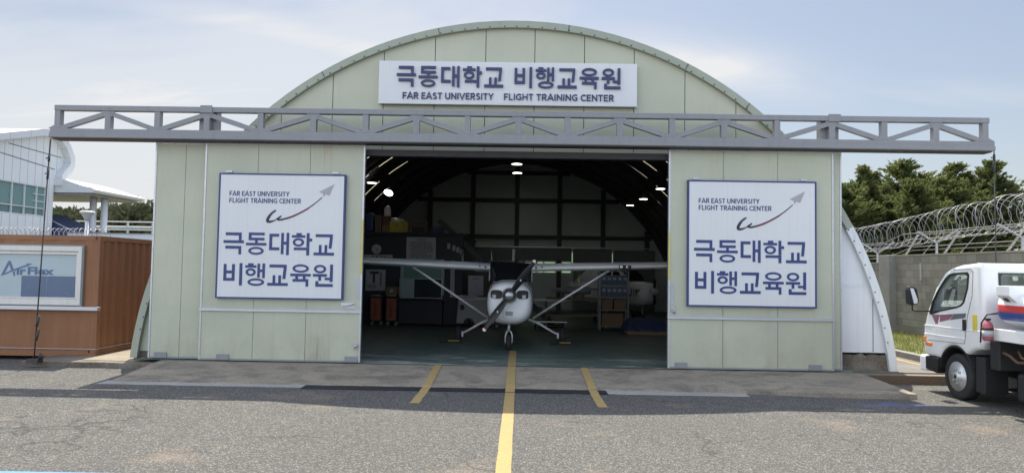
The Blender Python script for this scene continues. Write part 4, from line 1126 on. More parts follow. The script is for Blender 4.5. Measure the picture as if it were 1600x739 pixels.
        for sx in (x0+.06, x1-.06):
            for y in (9.0, 9.28): MB().lathe([(.002, -.02), (.05, -.018), (.055, 0), (.05, .018), (.002, .02)], (sx, y, .056), 'x', 14).build('castor', 'galv', T)
        MB().tube([(x0+.06, 8.93, .93), (x0+.06, 8.90, .95), (x1-.06, 8.90, .95), (x1-.06, 8.93, .93)], .012, 6).build('handle', 'galv', T)
    cab(-4.76, -4.36, 'orange and black tool cabinet standing nearer the door edge'); cab(-4.26, -3.88, 'orange and black tool cabinet with a carton on top')
    T = tag(MB().box(-4.27, 9.0, .96, -3.90, 9.32, 1.22).build('carton', 'card', origin=(-4.1, 9.15, .96), bevel=.006), 'brown cardboard carton with a white label on the tool cabinet', 'box')
    MB().box(-4.14, 8.99, 1.05, -4.04, 8.999, 1.15).build('paper_label', 'paper', T)
    tag(MB().tube([(-5.25, 9.3, .01), (-5.25, 9.3, .95), (-5.25, 9.3, 1.05)], [.16, .16, .05], 16).build('red_cylinder', 'rose', origin=(-5.25, 9.3, 0)), 'dull red gas cylinder in the dark corner beside the tool cabinets', 'gas cylinder')
    # pale wheeled cart with round hole
    T = thing('equipment_cart', 'pale moulded equipment cart with a round hole and wheel arch behind the propeller', 'cart', (-1.45, 9.4, 0))
    arch = [(-1.62+.17*cos(a), .10+.17*sin(a)) for a in [pi*i/10 for i in range(11)]]
    body = [(-2.02, .10), (-1.96, .86), (-.82, .86), (-.80, .10), (-1.2, .10)]+arch
    hole = [(-1.84+.075*cos(2*pi*k/18), .60+.095*sin(2*pi*k/18)) for k in range(18)]
    MB().prism(body, 'y', 9.1, 9.5, [hole]).build('body', 'pale_plastic', T, bevel=.02)
    MB().box(-1.95, 9.3, .12, -.85, 9.34, .8).build('inner_panel', 'black', T)
    for x in (-1.62, -.95): MB().lathe([(.002, -.03), (.09, -.03), (.10, 0), (.09, .03), (.002, .03)], (x, 9.2, .105), 'x', 16).build('wheel', 'rubber', T)
    MB().box(-2.08, 9.05, .90, -.75, 9.6, .95).build('worktop', 'pale_plastic', T, bevel=.006)
    MB().box(-2.0, 9.55, .862, -.8, 9.6, .9).build('rear_batten', 'pale_plastic', T)
    for (x0, x1, z1, lab, mm) in ((-2.0, -1.72, .99, 'thin pale tray at the end of the cart worktop', 'paper'), (-1.68, -1.38, 1.01, 'pale flat carton at the middle of the cart worktop', 'pale_plastic'), (-1.33, -.98, .98, 'dark flat case on the cart worktop next to the cowling', 'black')):
        tag(MB().box(x0, 9.15, .952, x1, 9.4, z1).build('tray', mm, origin=((x0+x1)/2, 9.3, .952), bevel=.006), lab, 'tray')
    T = thing('chart_board', 'pale printed chart board standing behind the cart', 'board', (-1.45, 9.65, .952))
    MB().box(-1.70, 9.62, .952, -1.20, 9.66, 1.62).build('panel', 'paper', T, bevel=.01)
    mb = MB().box(-1.56, 9.612, 1.50, -1.34, 9.619, 1.54)
    rnd = random.Random(8)
    for i in range(40): x, z = -1.66+.4*rnd.random(), 1.02+.42*rnd.random(); mb.box(x, 9.614, z, x+.02+.05*rnd.random(), 9.619, z+.012)
    mb.build('print', 'frame_grey', T)
    # goods on the flat roof
    def good(name, m, x0, x1, z1, label, cat, y=10.1, d=.5, bev=.012): return tag(MB().box(x0, y, 3.003, x1, y+d, z1).build(name, m, origin=((x0+x1)/2, y+d/2, 3.003), bevel=bev), label, cat)
    good('storage_drum', 'blue_drum', -5.25, -4.95, 3.66, 'blue upright container at the edge of the storage roof', 'container', bev=.08)
    good('carton', 'tan', -4.90, -4.68, 3.58, 'brown upright carton between the blue container and the cylinder', 'box')
    t = good('carton', 'rose', -4.64, -4.42, 3.55, 'dull red and tan carton under the pale dome', 'box')
    MB().box(-4.645, 10.092, 3.01, -4.415, 10.099, 3.25).build('tan_band', 'card', t)
    tag(MB().lathe([(.10, 0), (.12, .05), (.12, .26), (.07, .34), (.03, .36)], (-4.53, 10.35, 3.553), 'z', 18).build('gas_bottle', 'grey_air', origin=(-4.53, 10.35, 3.553)), 'pale grey bottle standing on the dull red carton', 'bottle')
    Y = thing('yellow_box', 'yellow plastic box with a silver lid on the storage roof', 'box', (-4.12, 10.3, 3.003))
    MB().box(-4.40, 10.05, 3.003, -3.92, 10.6, 3.38).build('body', 'yellow_box', Y, bevel=.02); MB().box(-3.915, 10.08, 3.003, -3.80, 10.6, 3.38).build('side_wing', 'yellow_box', Y, bevel=.02)
    MB().tube([(-4.38, 10.3, 3.42), (-3.95, 10.3, 3.42)], [.10, .06], 14).build('lid', 'galv', Y); MB().box(-4.18, 10.042, 3.25, -4.10, 10.049, 3.27).build('slot', 'black', Y)
    good('carton', 'tan', -3.70, -3.20, 3.42, 'wide brown carton to the right of the yellow box', 'box', 10.4)
    good('carton', 'partition', -3.62, -3.28, 3.20, 'low dark case standing in front of the wide brown carton', 'box', 10.05, .3)
    good('carton', 'blue_drum', -3.02, -2.62, 3.2, 'low dark blue crate nearest the stair', 'crate', 10.1, .5)
left_interior()

# ------------------------------------------------------------------ right interior
def right_interior():
    # parts shelf with blue bins
    S_ = thing('parts_shelf', 'metal shelf of small blue bins behind the wing strut', 'shelf', (2.9, 8.5, 0))
    for x in (2.48, 3.35):
        for y in (8.47, 8.95): MB().box(x-.02, y-.02, .006, x+.02, y+.02, 1.85).build('upright', 'frame_grey', S_)
    for z in (.12, .62, 1.02, 1.38, 1.82): MB().box(2.501, 8.45, z, 3.329, 8.97, z+.03).build('shelf_board', 'frame_grey', S_)
    for r_, z in enumerate((1.05, 1.41)):
        for k in range(5):
            mb = MB(); x = 2.52+.163*k; z0 = z+.003
            mb.prism([(8.51, z0), (8.47, z0+.12), (8.47, z0+.30), (8.85, z0+.30), (8.85, z0)], 'x', x, x+.15)
            o = tag(mb.build('parts_bin', 'blue_bin', origin=(x, 8.6, z0)), 'blue parts bin on the %s bin shelf, number %s of five from the trolley end' % (('lower', 'upper')[r_], ('first', 'second', 'third', 'fourth', 'fifth')[k]), 'bin', 'blue parts bins')
            MB().box(x+.03, 8.455, z0+.16, x+.12, 8.467, z0+.22).build('card_label', 'pale_plastic', o)
    for k, (x0, x1, zz) in enumerate(((2.55, 2.88, .66), (2.92, 3.28, .66), (2.55, 3.2, .16))):
        tag(MB().box(x0, 8.53, zz, x1, 8.85, zz+(.30 if k < 2 else .38)).build('carton', 'card', origin=((x0+x1)/2, 8.7, zz), bevel=.008), ('brown carton on the shelf below the blue bins, trolley side', 'brown carton on the shelf below the blue bins, fuselage side', 'long brown carton at the bottom of the bin shelf')[k], 'box')
    # framed trolley
    T = thing('frame_trolley', 'brown tubular frame trolley on castors behind the right wing strut', 'trolley', (1.75, 9.3, 0))
    for x in (.85, 2.72):
        for y in (9.1, 9.6): MB().box(x-.025, y-.025, .16, x+.025, y+.025, .96).build('post', 'wood', T)
    for z in (.42, .93):
        for y in (9.1, 9.6): MB().box(.876, y-.02, z-.03, 2.694, y+.02, z+.03).build('rail', 'wood', T)
        for x in (.85, 2.72): MB().box(x-.02, 9.126, z-.03, x+.02, 9.574, z+.03).build('rail', 'wood', T)
    for x in (.85, 2.72):
        for y in (9.1, 9.6): MB().lathe([(.002, -.02), (.07, -.018), (.076, 0), (.07, .018), (.002, .02)], (x, y, .082), 'x', 14).build('castor', 'pale_plastic', T)
    MB().box(.9, 9.13, .452, 2.67, 9.57, .47).build('deck', 'partition', T)
    # detached wing tip / fairing on the trolley and a flat bench
    F = thing('wing_fairing', 'grey pointed aircraft fairing lying on the trolley', 'aircraft part', (1.5, 9.35, .97))
    secs = []
    for i in range(11):
        t = i/10; x = 1.0+1.25*t; w = .30*math.sin(pi*min(1, .08+t*.62))**.7; h = .13*math.sin(pi*min(1, .06+t*.62))**.8
        secs.append([(x, 9.35+w*cos(2*pi*k/16), 1.20+h*sin(2*pi*k/16)) for k in range(16)])
    MB().loft(secs).build('skin', 'frame_grey', F)
    MB().box(1.35, 9.2, .965, 1.42, 9.5, 1.12).build('cradle', 'wood', F); MB().box(2.0, 9.2, .965, 2.07, 9.5, 1.10).build('cradle', 'wood', F)
    D = thing('low_dolly', 'low flat dolly with bright metal edge on the floor by the trolley', 'dolly', (.95, 8.55, 0))
    MB().box(.4, 8.3, .24, 1.45, 8.75, .275).build('deck', 'black', D); MB().box(.4, 8.285, .245, 1.45, 8.299, .27).build('metal_edge', 'galv', D)
    for x in (.5, 1.35):
        for y in (8.36, 8.68): MB().lathe([(.002, -.02), (.09, -.02), (.10, 0), (.09, .02), (.002, .02)], (x, y, .11), 'x', 14).build('castor', 'rubber', D); MB().box(x-.02, y-.02, .2, x+.02, y+.02, .238).build('fork', 'black', D)
    tag(MB().tube([(1.42, 3.78, 1.83), (1.43, 3.76, 1.76), (1.42, 3.76, 1.69), (1.44, 3.76, 1.60), (1.41, 3.75, 1.54)], [.004, .006, .004, .012, .014], 6).build('warning_streamer', 'yellow_box', origin=(1.42, 3.77, 1.83)), 'thin yellow streamer hanging below the right wing', 'streamer')
    # second aircraft, wings off, nose to the right
    A = thing('parked_fuselage', 'wingless white aircraft fuselage in the dark corner with a registration on its cowling', 'aircraft', (4.0, 11, 0))
    MBs = []
    d = Vector((.62, -.78, 0)).normalized(); nrm = Vector((-d.y, d.x, 0))
    base = Vector((3.38, 11.8, 0))
    def sec(t, z0, z1, hw, n=2.7, nt=None): return [tuple(base+d*t+nrm*q[0]+Vector((0, 0, q[2]))) for q in sell(0, 0, z0, z1, hw, n, 26, nt)]
    MB().loft([sec(1.75, .98, 1.36, .2, 2.2), sec(1.70, .86, 1.42, .34), sec(1.55, .74, 1.47, .42), sec(1.1, .66, 1.50, .48), sec(.6, .62, 1.52, .52), sec(-.9, .62, 1.52, .53), sec(-1.6, .80, 1.46, .42), sec(-2.3, .92, 1.40, .26), sec(-2.4, .98, 1.35, .16)]).build('fuselage', 'white_air', A)
    MB().loft([sec(1.02, 1.42, 1.5, .44, 4), sec(.80, 1.42, 1.70, .45, 4), sec(.5, 1.42, 1.97, .46, 4), sec(-.5, 1.42, 2.0, .48, 4), sec(-1.2, 1.4, 1.85, .42, 3.4), sec(-1.9, 1.3, 1.44, .28, 3)]).build('cabin', 'white_air', A)
    def plate(mb, ts, off, up): # side panes on the near flank
        vs = [tuple(base+d*t-nrm*off+Vector((0, 0, z))) for t, z in ts]+[tuple(base+d*t-nrm*(off+.012)+Vector((0, 0, z))) for t, z in ts]; m = len(ts)
        mb.add(vs, [tuple(range(m)), tuple(reversed(range(m, 2*m)))]+[(i, (i+1) % m, m+(i+1) % m, m+i) for i in range(m)])
    mb = MB(); plate(mb, [(.84, 1.54), (.34, 1.54), (.36, 1.88), (.54, 1.90)], .468, 0); mb.build('side_window', 'cockpit', A)
    mb = MB(); plate(mb, [(.26, 1.56), (-.35, 1.58), (-.25, 1.88), (.28, 1.90)], .482, 0); mb.build('side_window', 'cockpit', A)
    mb = MB(); plate(mb, [(.3, 1.16), (-1.3, 1.16), (-1.3, 1.21), (.3, 1.21)], .535, 0); mb.build('stripe', 'frame_grey', A)
    wsd = [tuple(base+d*t+nrm*u+Vector((0, 0, z))) for t, z, k in ((1.03, 1.49, .40), (.86, 1.70, .41), (.56, 1.95, .40)) for u in (-k, -k*.5, 0, k*.5, k)]
    w2 = [tuple(Vector(q)+d*.012+Vector((0, 0, .012))) for q in wsd]
    MB().add(w2, [(i*5+j, i*5+j+1, i*5+j+6, i*5+j+5) for i in range(2) for j in range(4)], True).build('windscreen', 'cockpit', A)
    mb = MB(); me = MB(); text_mb(me, 'HL1199', 0, 0, .25, 0, .006, .60, .03)
    for v in me.v: p = base+d*(.95+v.x)-nrm*(.505-.10*v.x-.11*v.x*v.x-v.y)+Vector((0, 0, 1.0+v.z)); mb.v.append(p)
    mb.f = me.f; mb.sm = me.sm; mb.build('registration', 'ink', A)
    hubp = base+d*1.82+Vector((0, 0, 1.18))
    MB().tube([tuple(base+d*1.74+Vector((0, 0, 1.18))), tuple(hubp), tuple(base+d*2.0+Vector((0, 0, 1.18)))], [.16, .13, .02], 18).build('spinner', 'pale_plastic', A)
    MB().bar(tuple(hubp+Vector((0, 0, -.42))), tuple(hubp+Vector((0, 0, .40))), .03, .11, tuple(nrm)).build('propeller', 'prop', A, bevel=.01)
    for s in (-1, 1):
        q = base+d*.2+nrm*s*.3; MB().tube([tuple(q+Vector((0, 0, .66))), tuple(q+nrm*s*.55+Vector((0, 0, .3)))], .025, 8).build('gear_leg', 'pale_plastic', A)
        w = q+nrm*s*.65; MB().lathe([(.10, -.07), (.19, -.06), (.21, 0), (.19, .06), (.10, .07)], (w.x, w.y, .215), 'y', 22).build('wheel', 'rubber', A)
    MB().tube([tuple(base+d*1.3+Vector((0, 0, .68))), tuple(base+d*1.3+Vector((0, 0, .3)))], .03, 8).build('nose_leg', 'pale_plastic', A)
    w = base+d*1.3; MB().lathe([(.09, -.06), (.17, -.05), (.185, 0), (.17, .05), (.09, .06)], (w.x, w.y, .19), 'y', 20).build('wheel', 'rubber', A)
    # bundled blue tarpaulin on a pallet before it
    T = thing('pallet', 'pale wooden pallet under the blue tarpaulin bundle', 'pallet', (3.9, 7.6, 0))
    for k in range(5): MB().box(3.15, 7.28+.14*k, .09, 4.55, 7.39+.14*k, .11).build('board', 'card', T)
    for y in (7.3, 7.6, 7.9): MB().box(3.15, y-.04, .006, 4.55, y+.04, .088).build('bearer', 'card', T)
    mb = MB(); nx, ny = 34, 16; vs = []
    for i in range(nx+1):
        for j in range(ny+1):
            u, v = i/nx, j/ny; x = 3.05+1.95*u; y = 7.2+.95*v
            h = .40*(min(1, 5*u, 5*(1-u))**.5)*(min(1, 5*v, 5*(1-v))**.5)*(.8+.5*noise.noise((x*2, y*2, 3)))+.05*noise.noise((x*6, y*6, 1))
            vs.append((x, y, .112+max(0, h)))
    k = len(vs); fs = [(i*(ny+1)+j, i*(ny+1)+j+1, (i+1)*(ny+1)+j+1, (i+1)*(ny+1)+j) for i in range(nx) for j in range(ny)]
    mb.add(vs, fs, True); tag(mb.build('tarpaulin_bundle', 'blue_tarp', origin=(4, 7.6, .11)), 'dark blue crumpled tarpaulin bundle on a pallet under the fuselage', 'tarpaulin')
right_interior()

# ------------------------------------------------------------------ left: container office, cable, fence, building, hill
def left_outside():
    X1, X0, YF, YB, Z0, Z1 = -8.585, -14.64, .8, 3.24, -.09, 2.385
    C = thing('container_office', 'rust brown shipping container office with a wide white framed window', 'container', ((X0+X1)/2, (YF+YB)/2, Z0))
    def corr(p, q, nrm, z0, z1, pitch, depth, name, hole=None):
        """trapezoid corrugated sheet between p and q"""
        p, q = Vector(p), Vector(q); L = (q-p).length; d = (q-p).normalized(); nrm = Vector(nrm); pts = []; x = 0
        while x < L-pitch*.5:
            pts += [(x, 0), (x+pitch*.30, 0), (x+pitch*.48, depth), (x+pitch*.80, depth)]; x += pitch
        pts += [(L, 0)]
        mb = MB(); a = [p+d*u-nrm*w for u, w in pts]; m = len(a)
        def strip(za, zb, lo=0, hi=m-1):
            k = hi-lo+1; aa = a[lo:hi+1]
            mb.add([(v.x, v.y, za) for v in aa]+[(v.x, v.y, zb) for v in aa]+[(v.x-nrm.x*.01, v.y-nrm.y*.01, za) for v in aa]+[(v.x-nrm.x*.01, v.y-nrm.y*.01, zb) for v in aa],
                   [(i, i+1, k+i+1, k+i) for i in range(k-1)]+[(2*k+i, 2*k+i+1, 3*k+i+1, 3*k+i) for i in range(k-1)])
        if hole:
            u0, u1, h0, h1 = hole
            lo = max(i for i in range(m) if pts[i][0] <= u0); hi = min(i for i in range(m) if pts[i][0] >= u1)
            strip(z0, z1, 0, lo); strip(z0, z1, hi, m-1); strip(z0, h0, lo, hi); strip(h1, z1, lo, hi)
        else: strip(z0, z1)
        return mb.build(name, 'container', C, fix=False)
    corr((X1-.10, YF+.02, 0), (X0+.1, YF+.02, 0), (0, -1, 0), Z0+.14, Z1-.10, .55, .014, 'front_wall', (.42, 3.1, 1.0, 2.12))
    corr((X1-.02, YB-.1, 0), (X1-.02, YF+.10, 0), (1, 0, 0), Z0+.14, Z1-.10, .28, .036, 'end_wall')
    corr((X0+.02, YF+.1, 0), (X0+.02, YB-.1, 0), (-1, 0, 0), Z0+.14, Z1-.10, .28, .036, 'end_wall')
    corr((X0+.1, YB-.02, 0), (X1-.1, YB-.02, 0), (0, 1, 0), Z0+.14, Z1-.10, .28, .036, 'back_wall')
    for x in (X0, X1-.13):
        for y in (YF, YB-.13): MB().box(x, y, Z0+.1, x+.13, y+.13, Z1-.11).build('corner_post', 'container', C, bevel=.01)
    for x in (X0-.003, X1-.157):
        for y in (YF-.004, YB-.156):
            cc = MB().box(x, y, Z1-.118, x+.16, y+.16, Z1+.004).build('corner_casting', 'container', C, bevel=.012)
            if x > -9: MB().prism([(x+.08+.022*cos(2*pi*k/14), Z1-.055+.03*sin(2*pi*k/14)) for k in range(14)], 'y', y-.004, y+.01).build('lifting_hole', 'black', cc)
            MB().box(x, y, Z0, x+.16, y+.16, Z0+.10).build('corner_casting', 'container', C, bevel=.012)
    for y in (YF+.015, YB-.075): MB().box(X0+.16, y, Z1-.10, X1-.16, y+.06, Z1-.005).build('top_rail', 'container', C); MB().box(X0+.16, y-.01, Z0+.02, X1-.16, y+.06, Z0+.138).build('bottom_rail', 'container', C)
    for x in (X0+.01, X1-.07): MB().box(x, YF+.16, Z1-.10, x+.06, YB-.16, Z1-.005).build('top_rail', 'container', C); MB().box(x, YF+.16, Z0+.02, x+.06, YB-.16, Z0+.138).build('bottom_rail', 'container', C)
    MB().box(X0+.08, YF+.08, Z1-.05, X1-.08, YB-.08, Z1-.02).build('roof', 'container', C)
    mb = MB().bar((X0, YF-.006, .085), (X1, YF-.006, .085), .006, .012, (0, 0, 1)); mb.bar((X1+.006, YF, .085), (X1+.006, YB, .085), .006, .012, (0, 0, 1)); mb.build('pale_cord', 'pale_plastic', C)
    # window
    wx0, wx1, wz0, wz1 = -11.6, -8.93, .965, 2.155
    W = MB().prism([(wx0, wz0), (wx1, wz0), (wx1, wz1), (wx0, wz1)], 'y', YF-.045, YF+.05, [[(wx0+.07, wz0+.12), (wx1-.075, wz0+.12), (wx1-.075, wz1-.10), (wx0+.07, wz1-.10)]]).build('window', 'pvc', C, bevel=.006)
    mb = MB().prism([(wx0-.02, wz0-.02), (wx1+.03, wz0-.02), (wx1+.03, wz1+.03), (wx0-.02, wz1+.03)], 'y', YF-.02, YF+.04, [[(wx0, wz0), (wx1, wz0), (wx1, wz1), (wx0, wz1)]]); mb.build('outer_frame', 'frame_grey', W)
    mb = MB().box(wx0+.07, YF-.03, wz1-.165, wx1-.075, YF+.0, wz1-.115); mb.box(wx0+.07, YF-.03, wz0+.125, wx1-.075, YF+.0, wz0+.155); mb.box(wx1-.115, YF-.028, wz0+.156, wx1-.076, YF-.002, wz1-.166); mb.build('sash', 'pvc', W, bevel=.004)
    MB().box(wx0+.07, YF+.015, wz0+.12, wx1-.076, YF+.025, wz1-.10).build('frosted_pane', 'frost', W)
    y = YF+.012; mb = MB().box(-10.18, y-.004, wz0+.157, -9.66, y, 1.545); mb.box(-9.652, y-.004, wz0+.157, wx1-.118, y, 1.545); mb.build('blue_block', 'film_blue', W)
    mb = MB().box(-10.18, y-.006, 1.547, wx1-.118, y-.001, 1.568); mb.box(-9.657, y-.006, wz0+.157, -9.653, y-.001, 1.546); mb.build('block_edge', 'paper', W)
    mb = MB(); tx = lambda px: -11.02+(px-0)*(14.4/1110)
    # logo: a big A with a swoosh, then the rest of the word cut off by the block
    P = lambda a, b: (-10.615+(a-22)*.00245, 1.535+(452-b)*.00245)
    mb.prism([P(22, 452), P(82, 326), P(98, 326), P(130, 398), P(108, 402), P(90, 352), P(52, 430)], 'y', y-.004, y)
    mb.prism([P(38, 446), P(62, 428), P(108, 404), P(150, 388), P(240, 354), P(232, 346), P(285, 346), P(252, 362), P(160, 398), P(100, 418), P(60, 438)], 'y', y-.0065, y-.0045)
    mb.build('logo', 'film_logo', W)
    mb = MB(); mb.prism([P(122, 420), P(140, 412), P(140, 452), P(132, 452)], 'y', y-.004, y); text_mb(mb, 'ır', P(156, 0)[0], 1.565, .11, y, .004, .185, .03); text_mb(mb, 'Flex', P(248, 0)[0], 1.565, .165, y, .004, .54, .03); mb.build('lettering', 'film_logo', W)
    MB().box(wx0-.05, YF-.11, .865, X1+.06, YF-.0, .94).build('sill', 'alu', C, bevel=.006)
    # cables from the girder ends
    def cable(pts, label, r=.012, anchor=None):
        T = thing('guy_cable', label, 'cable', pts[-1], 'cables hanging from the girder ends')
        a = [Vector(p) for p in pts]; MB().tube(a, r, 6).build('wire', 'wire_dark', T)
        for t, L in ((.09, .12), (.16, .22)):
            q = a[0]+(a[1]-a[0])*t; q2 = a[0]+(a[1]-a[0])*(t+.0001); d = (a[1]-a[0]).normalized(); MB().tube([q-d*L/2, q+d*L/2], .022, 8).build('turnbuckle', 'wire_dark', T); MB().tube([q+Vector((-.06, 0, 0)), q], .012, 6).build('clamp', 'wire_dark', T)
        if anchor:
            q = a[-1]; mb = MB().box(q.x-.1, q.y-.08, q.z-.06, q.x+.12, q.y+.08, q.z+.01); mb.tube([q+Vector((.10, 0, .0)), q+Vector((.12, 0, .10)), q+Vector((.16, 0, .02))], .03, 8); mb.build('anchor', 'wire_dark', T)
            for zz in (.35, .62): MB().tube([q+Vector((.02, 0, zz)), q+Vector((.06, 0, zz+.2))], .024, 8).build('wire_grip', 'wire_dark', T)
    cable([(-9.04, -.2, 4.19), (-9.14, -.22, .0)], 'dark cable hanging from the girder end in front of the brown container', .012, True)
    cable([(8.885, -.2, 4.3), (8.89, -.2, 1.95), (8.9, -.2, .01)], 'dark cable hanging from the girder end above the white truck', .010)
    # coil fence behind the container
    F = thing('razor_wire_fence', 'low coil of razor wire on posts behind the brown container', 'fence', (-15, 8, 0))
    pts = []
    for k in range(900):
        t = k/900; a = 2*pi*44*t; x = -19+6.4*t; pts.append((x+.02*sin(a*3.1), 8+.27*cos(a), 2.60+.27*sin(a)))
    MB().tube(pts, .008, 4).build('coil', 'wire', F, fix=False)
    for x in (-18.6, -16.4, -14.2, -12.7): MB().tube([(x, 8, -.14), (x, 8, 2.34)], .03, 8).build('post', 'galv', F)
    for z in (.9, 1.6, 2.33): MB().tube([(-19, 8, z), (-12.5, 8, z)], .008, 4).build('strand', 'wire', F)
    # white clad building
    B = thing('clad_building', 'white panel clad building with rounded roof end and teal window band', 'building', (-34, 20, 0))
    prof = [(6, -.14), (6, 4.4), (6, 6.24), (6, 8.2-1.9), (27.2, 9.52)]
    end = [(27.9, 9.42), (28.7, 9.05), (29.3, 8.45), (29.45, 7.95), (29.3, 7.5), (28.9, 7.15), (28.6, 6.95), (28.45, 6.6), (28.42, 5.6)]
    prof = [(6, -.14), (6, 4.15)]+[(6, 4.2)]+[(28.42, 4.2), (28.42, -.14)]
    MB().prism([(6, -.14), (28.4, -.14), (28.4, 4.43), (6, 4.43)], 'x', -46, -28.0).build('lower_wall', 'bld_wall', B)
    up = [(6, 6.22), (28.4, 6.22), (28.42, 6.6), (28.6, 6.95), (28.9, 7.15), (29.25, 7.5), (29.4, 7.95), (29.25, 8.45), (28.7, 8.98), (27.9, 9.3), (23.5, 8.25), (6, 4.8+1.5)]
    MB().prism(up, 'x', -46, -28.0).build('upper_wall', 'bld_wall', B)
    MB().box(-46, 6, 4.431, -28.3, 27.7, 6.219).build('core_wall', 'bld_wall', B)
    MB().prism([(27.75, 4.431), (28.4, 4.431), (28.4, 6.219), (27.75, 6.219)], 'x', -28.4, -28.0).build('corner_pier', 'bld_wall', B)
    # fascia following the roofline and curling round the end
    line = [(6, 4.6), (16, 6.9), (23.5, 8.62), (26.5, 9.42), (27.7, 9.65), (28.5, 9.45), (29.15, 8.95), (29.6, 8.3), (29.62, 7.75), (29.4, 7.3), (29.0, 7.0), (28.75, 6.75), (28.7, 6.4)]
    inner = [(6, 4.3), (16, 6.55), (23.5, 8.25), (26.5, 9.02), (27.65, 9.25), (28.3, 9.08), (28.85, 8.65), (29.2, 8.15), (29.22, 7.85), (29.05, 7.6), (28.75, 7.38), (28.45, 7.0), (28.4, 6.4)]
    mb = MB(); n = len(line); vs = [(-27.55, a, b) for a, b in line]+[(-27.55, a, b) for a, b in inner]+[(-46, a, b) for a, b in line]+[(-46, a, b) for a, b in inner]
    mb.add(vs, [(i, i+1, n+i+1, n+i) for i in range(n-1)]+[(i+1, i, 2*n+i, 2*n+i+1) for i in range(n-1)]+[(n+i, n+i+1, 3*n+i+1, 3*n+i) for i in range(n-1)]+[(2*n+i, 2*n+i+1, 3*n+i+1, 3*n+i) for i in range(n-1)]); mb.build('roof_fascia', 'bld_band', B)
    MB().box(-28.2, 6, 4.432, -28.12, 27.7, 6.218).build('window_glass', 'bld_glass', B)
    mb = MB()
    for i in range(22):
        y = 6.06+1.0*i
        if y < 27.4: mb.box(-28.118, y, 5.0, -28.112, y+.9, 6.2)
    mb.build('blind', 'bld_blind', B)
    mb = MB(); y = 6.0
    while y < 27.8: mb.box(-28.11, y-.03, 4.44, -28.02, y+.03, 6.21); y += 1.0
    mb.box(-28.108, 6, 4.90, -28.03, 27.7, 4.96); mb.box(-28.11, 6, 4.436, -28.0, 27.7, 4.50); mb.box(-28.11, 6, 6.16, -28.0, 27.7, 6.216)
    for z in (5.3, 5.7): mb.box(-28.107, 26.74, z, -28.035, 27.7, z+.05)
    mb.box(-28.10, 26.2, 4.5, -28.04, 27.5, 4.53)
    mb.build('window_frame', 'bld_band', B)
    for x, c in ((0, 0),): pass
    mb = MB(); mb.bar((-27.99, 20, 7.9), (-27.99, 28.4, 7.36), .02, .03, (0, 0, 1)); mb.bar((-27.99, 24.5, 8.25), (-27.99, 29.0, 8.15), .02, .03, (0, 0, 1)); mb.build('panel_seam', 'seam', B)
    # canopy beyond the end wall
    top = MB().prism([(-33, 7.0), (-28.3, 6.98), (-27.3, 6.72), (-26.3, 6.40), (-25.75, 6.30), (-25.58, 6.20), (-25.62, 6.08), (-25.8, 6.0), (-33, 5.95)], 'y', 28.5, 34.2).build('canopy', 'canopy', B)
    MB().box(-32.9, 28.55, 5.90, -25.9, 34.1, 5.949).build('soffit', 'soffit', top)
    for (x, y) in ((-27.15, 31.0), (-26.55, 31.2)): MB().tube([(x, y, -.14), (x, y, 5.89)], .20, 20).build('canopy_column', 'bld_band', B)
    # street lamp
    L = thing('street_lamp', 'short street lamp with a flat inverted cone head before the canopy columns', 'street lamp', (-18.5, 16.4, -.14))
    x, y = -18.5, 16.4; MB().tube([(x, y, -.14), (x, y, 3.62)], .075, 14).build('post', 'bld_band', L)
    h = MB().lathe([(.09, 3.60), (.12, 3.70), (.24, 3.90), (.25, 3.93)], (x, y, 0), 'z', 24).build('lamp_bowl', 'pale_plastic', L); MB().lathe([(.27, 3.93), (.30, 3.96), (.27, 4.01), (.05, 4.04), (.002, 4.045)], (x, y, 0), 'z', 24).build('lamp_cap', 'bld_band', L)
    # blue sloping awning
    A = thing('awning', 'navy blue sloping awning roof beside the white clad building', 'awning', (-27, 29, 0))
    MB().prism([(-29.2, 4.80), (-26.0, 3.30), (-26.0, 3.24), (-29.2, 4.72)], 'y', 28.6, 31.5).build('cover', 'awning_blue', A); MB().prism([(-29.2, 4.71), (-26.0, 3.23), (-29.2, 2.6)], 'y', 28.62, 28.66).build('side_panel', 'awning_blue', A)
    MB().bar((-29.2, 28.58, 4.80), (-25.95, 28.58, 3.28), .05, .05).build('edge_tube', 'galv', A)
    for y in (28.7, 31.4): MB().tube([(-26.1, y, -.14), (-26.1, y, 3.22)], .04, 8).build('post', 'galv', A)
    # white boundary wall, crash barrier
    W = thing('white_wall', 'plain white concrete wall between the container and the hangar', 'wall', (-20, 24, 0))
    MB().box(-24.8, 24.9, -.14, -11, 25.1, 3.42).build('panel', 'trim_white', W); MB().box(-24.85, 24.86, 3.423, -10.95, 25.14, 3.47).build('coping', 'kerb', W)
    G = thing('crash_barrier', 'steel crash barrier along the road above the white wall', 'barrier', (-25, 40, 3.6))
    prof = [(39.9, 4.28), (39.84, 4.33), (39.84, 4.40), (39.92, 4.46), (39.84, 4.52), (39.84, 4.59), (39.9, 4.64), (39.93, 4.64), (39.93, 4.28)]
    MB().prism(prof, 'x', -36, -14).build('beam', 'galv', G)
    MB().tube([(-36, 39.9, 4.95), (-14, 39.9, 4.95)], .05, 8).build('top_tube', 'galv', G)
    for i in range(12): x = -35.6+1.9*i; MB().box(x-.06, 39.94, 3.6, x+.06, 40.06, 4.98).build('post', 'galv', G)
    # embankment and wooded hill
    mb = MB(); nx, ny = 50, 30; vs = []
    def hz(x, y):
        t = max(0, min(1, (y-33)/5)); base = -.2+3.85*t
        up = max(0, (y-52)/70); up = min(1, up); edge = max(0, min(1, (-13-x)/6)) if y < 60 else 1
        return (base+(up**.9)*(6.0+1.2*noise.noise((x*.02, y*.02, 0)))+.35*noise.noise((x*.08, y*.1, 3))*t)*(1 if x < -14 else max(0, 1-(x+14)/12))-.02
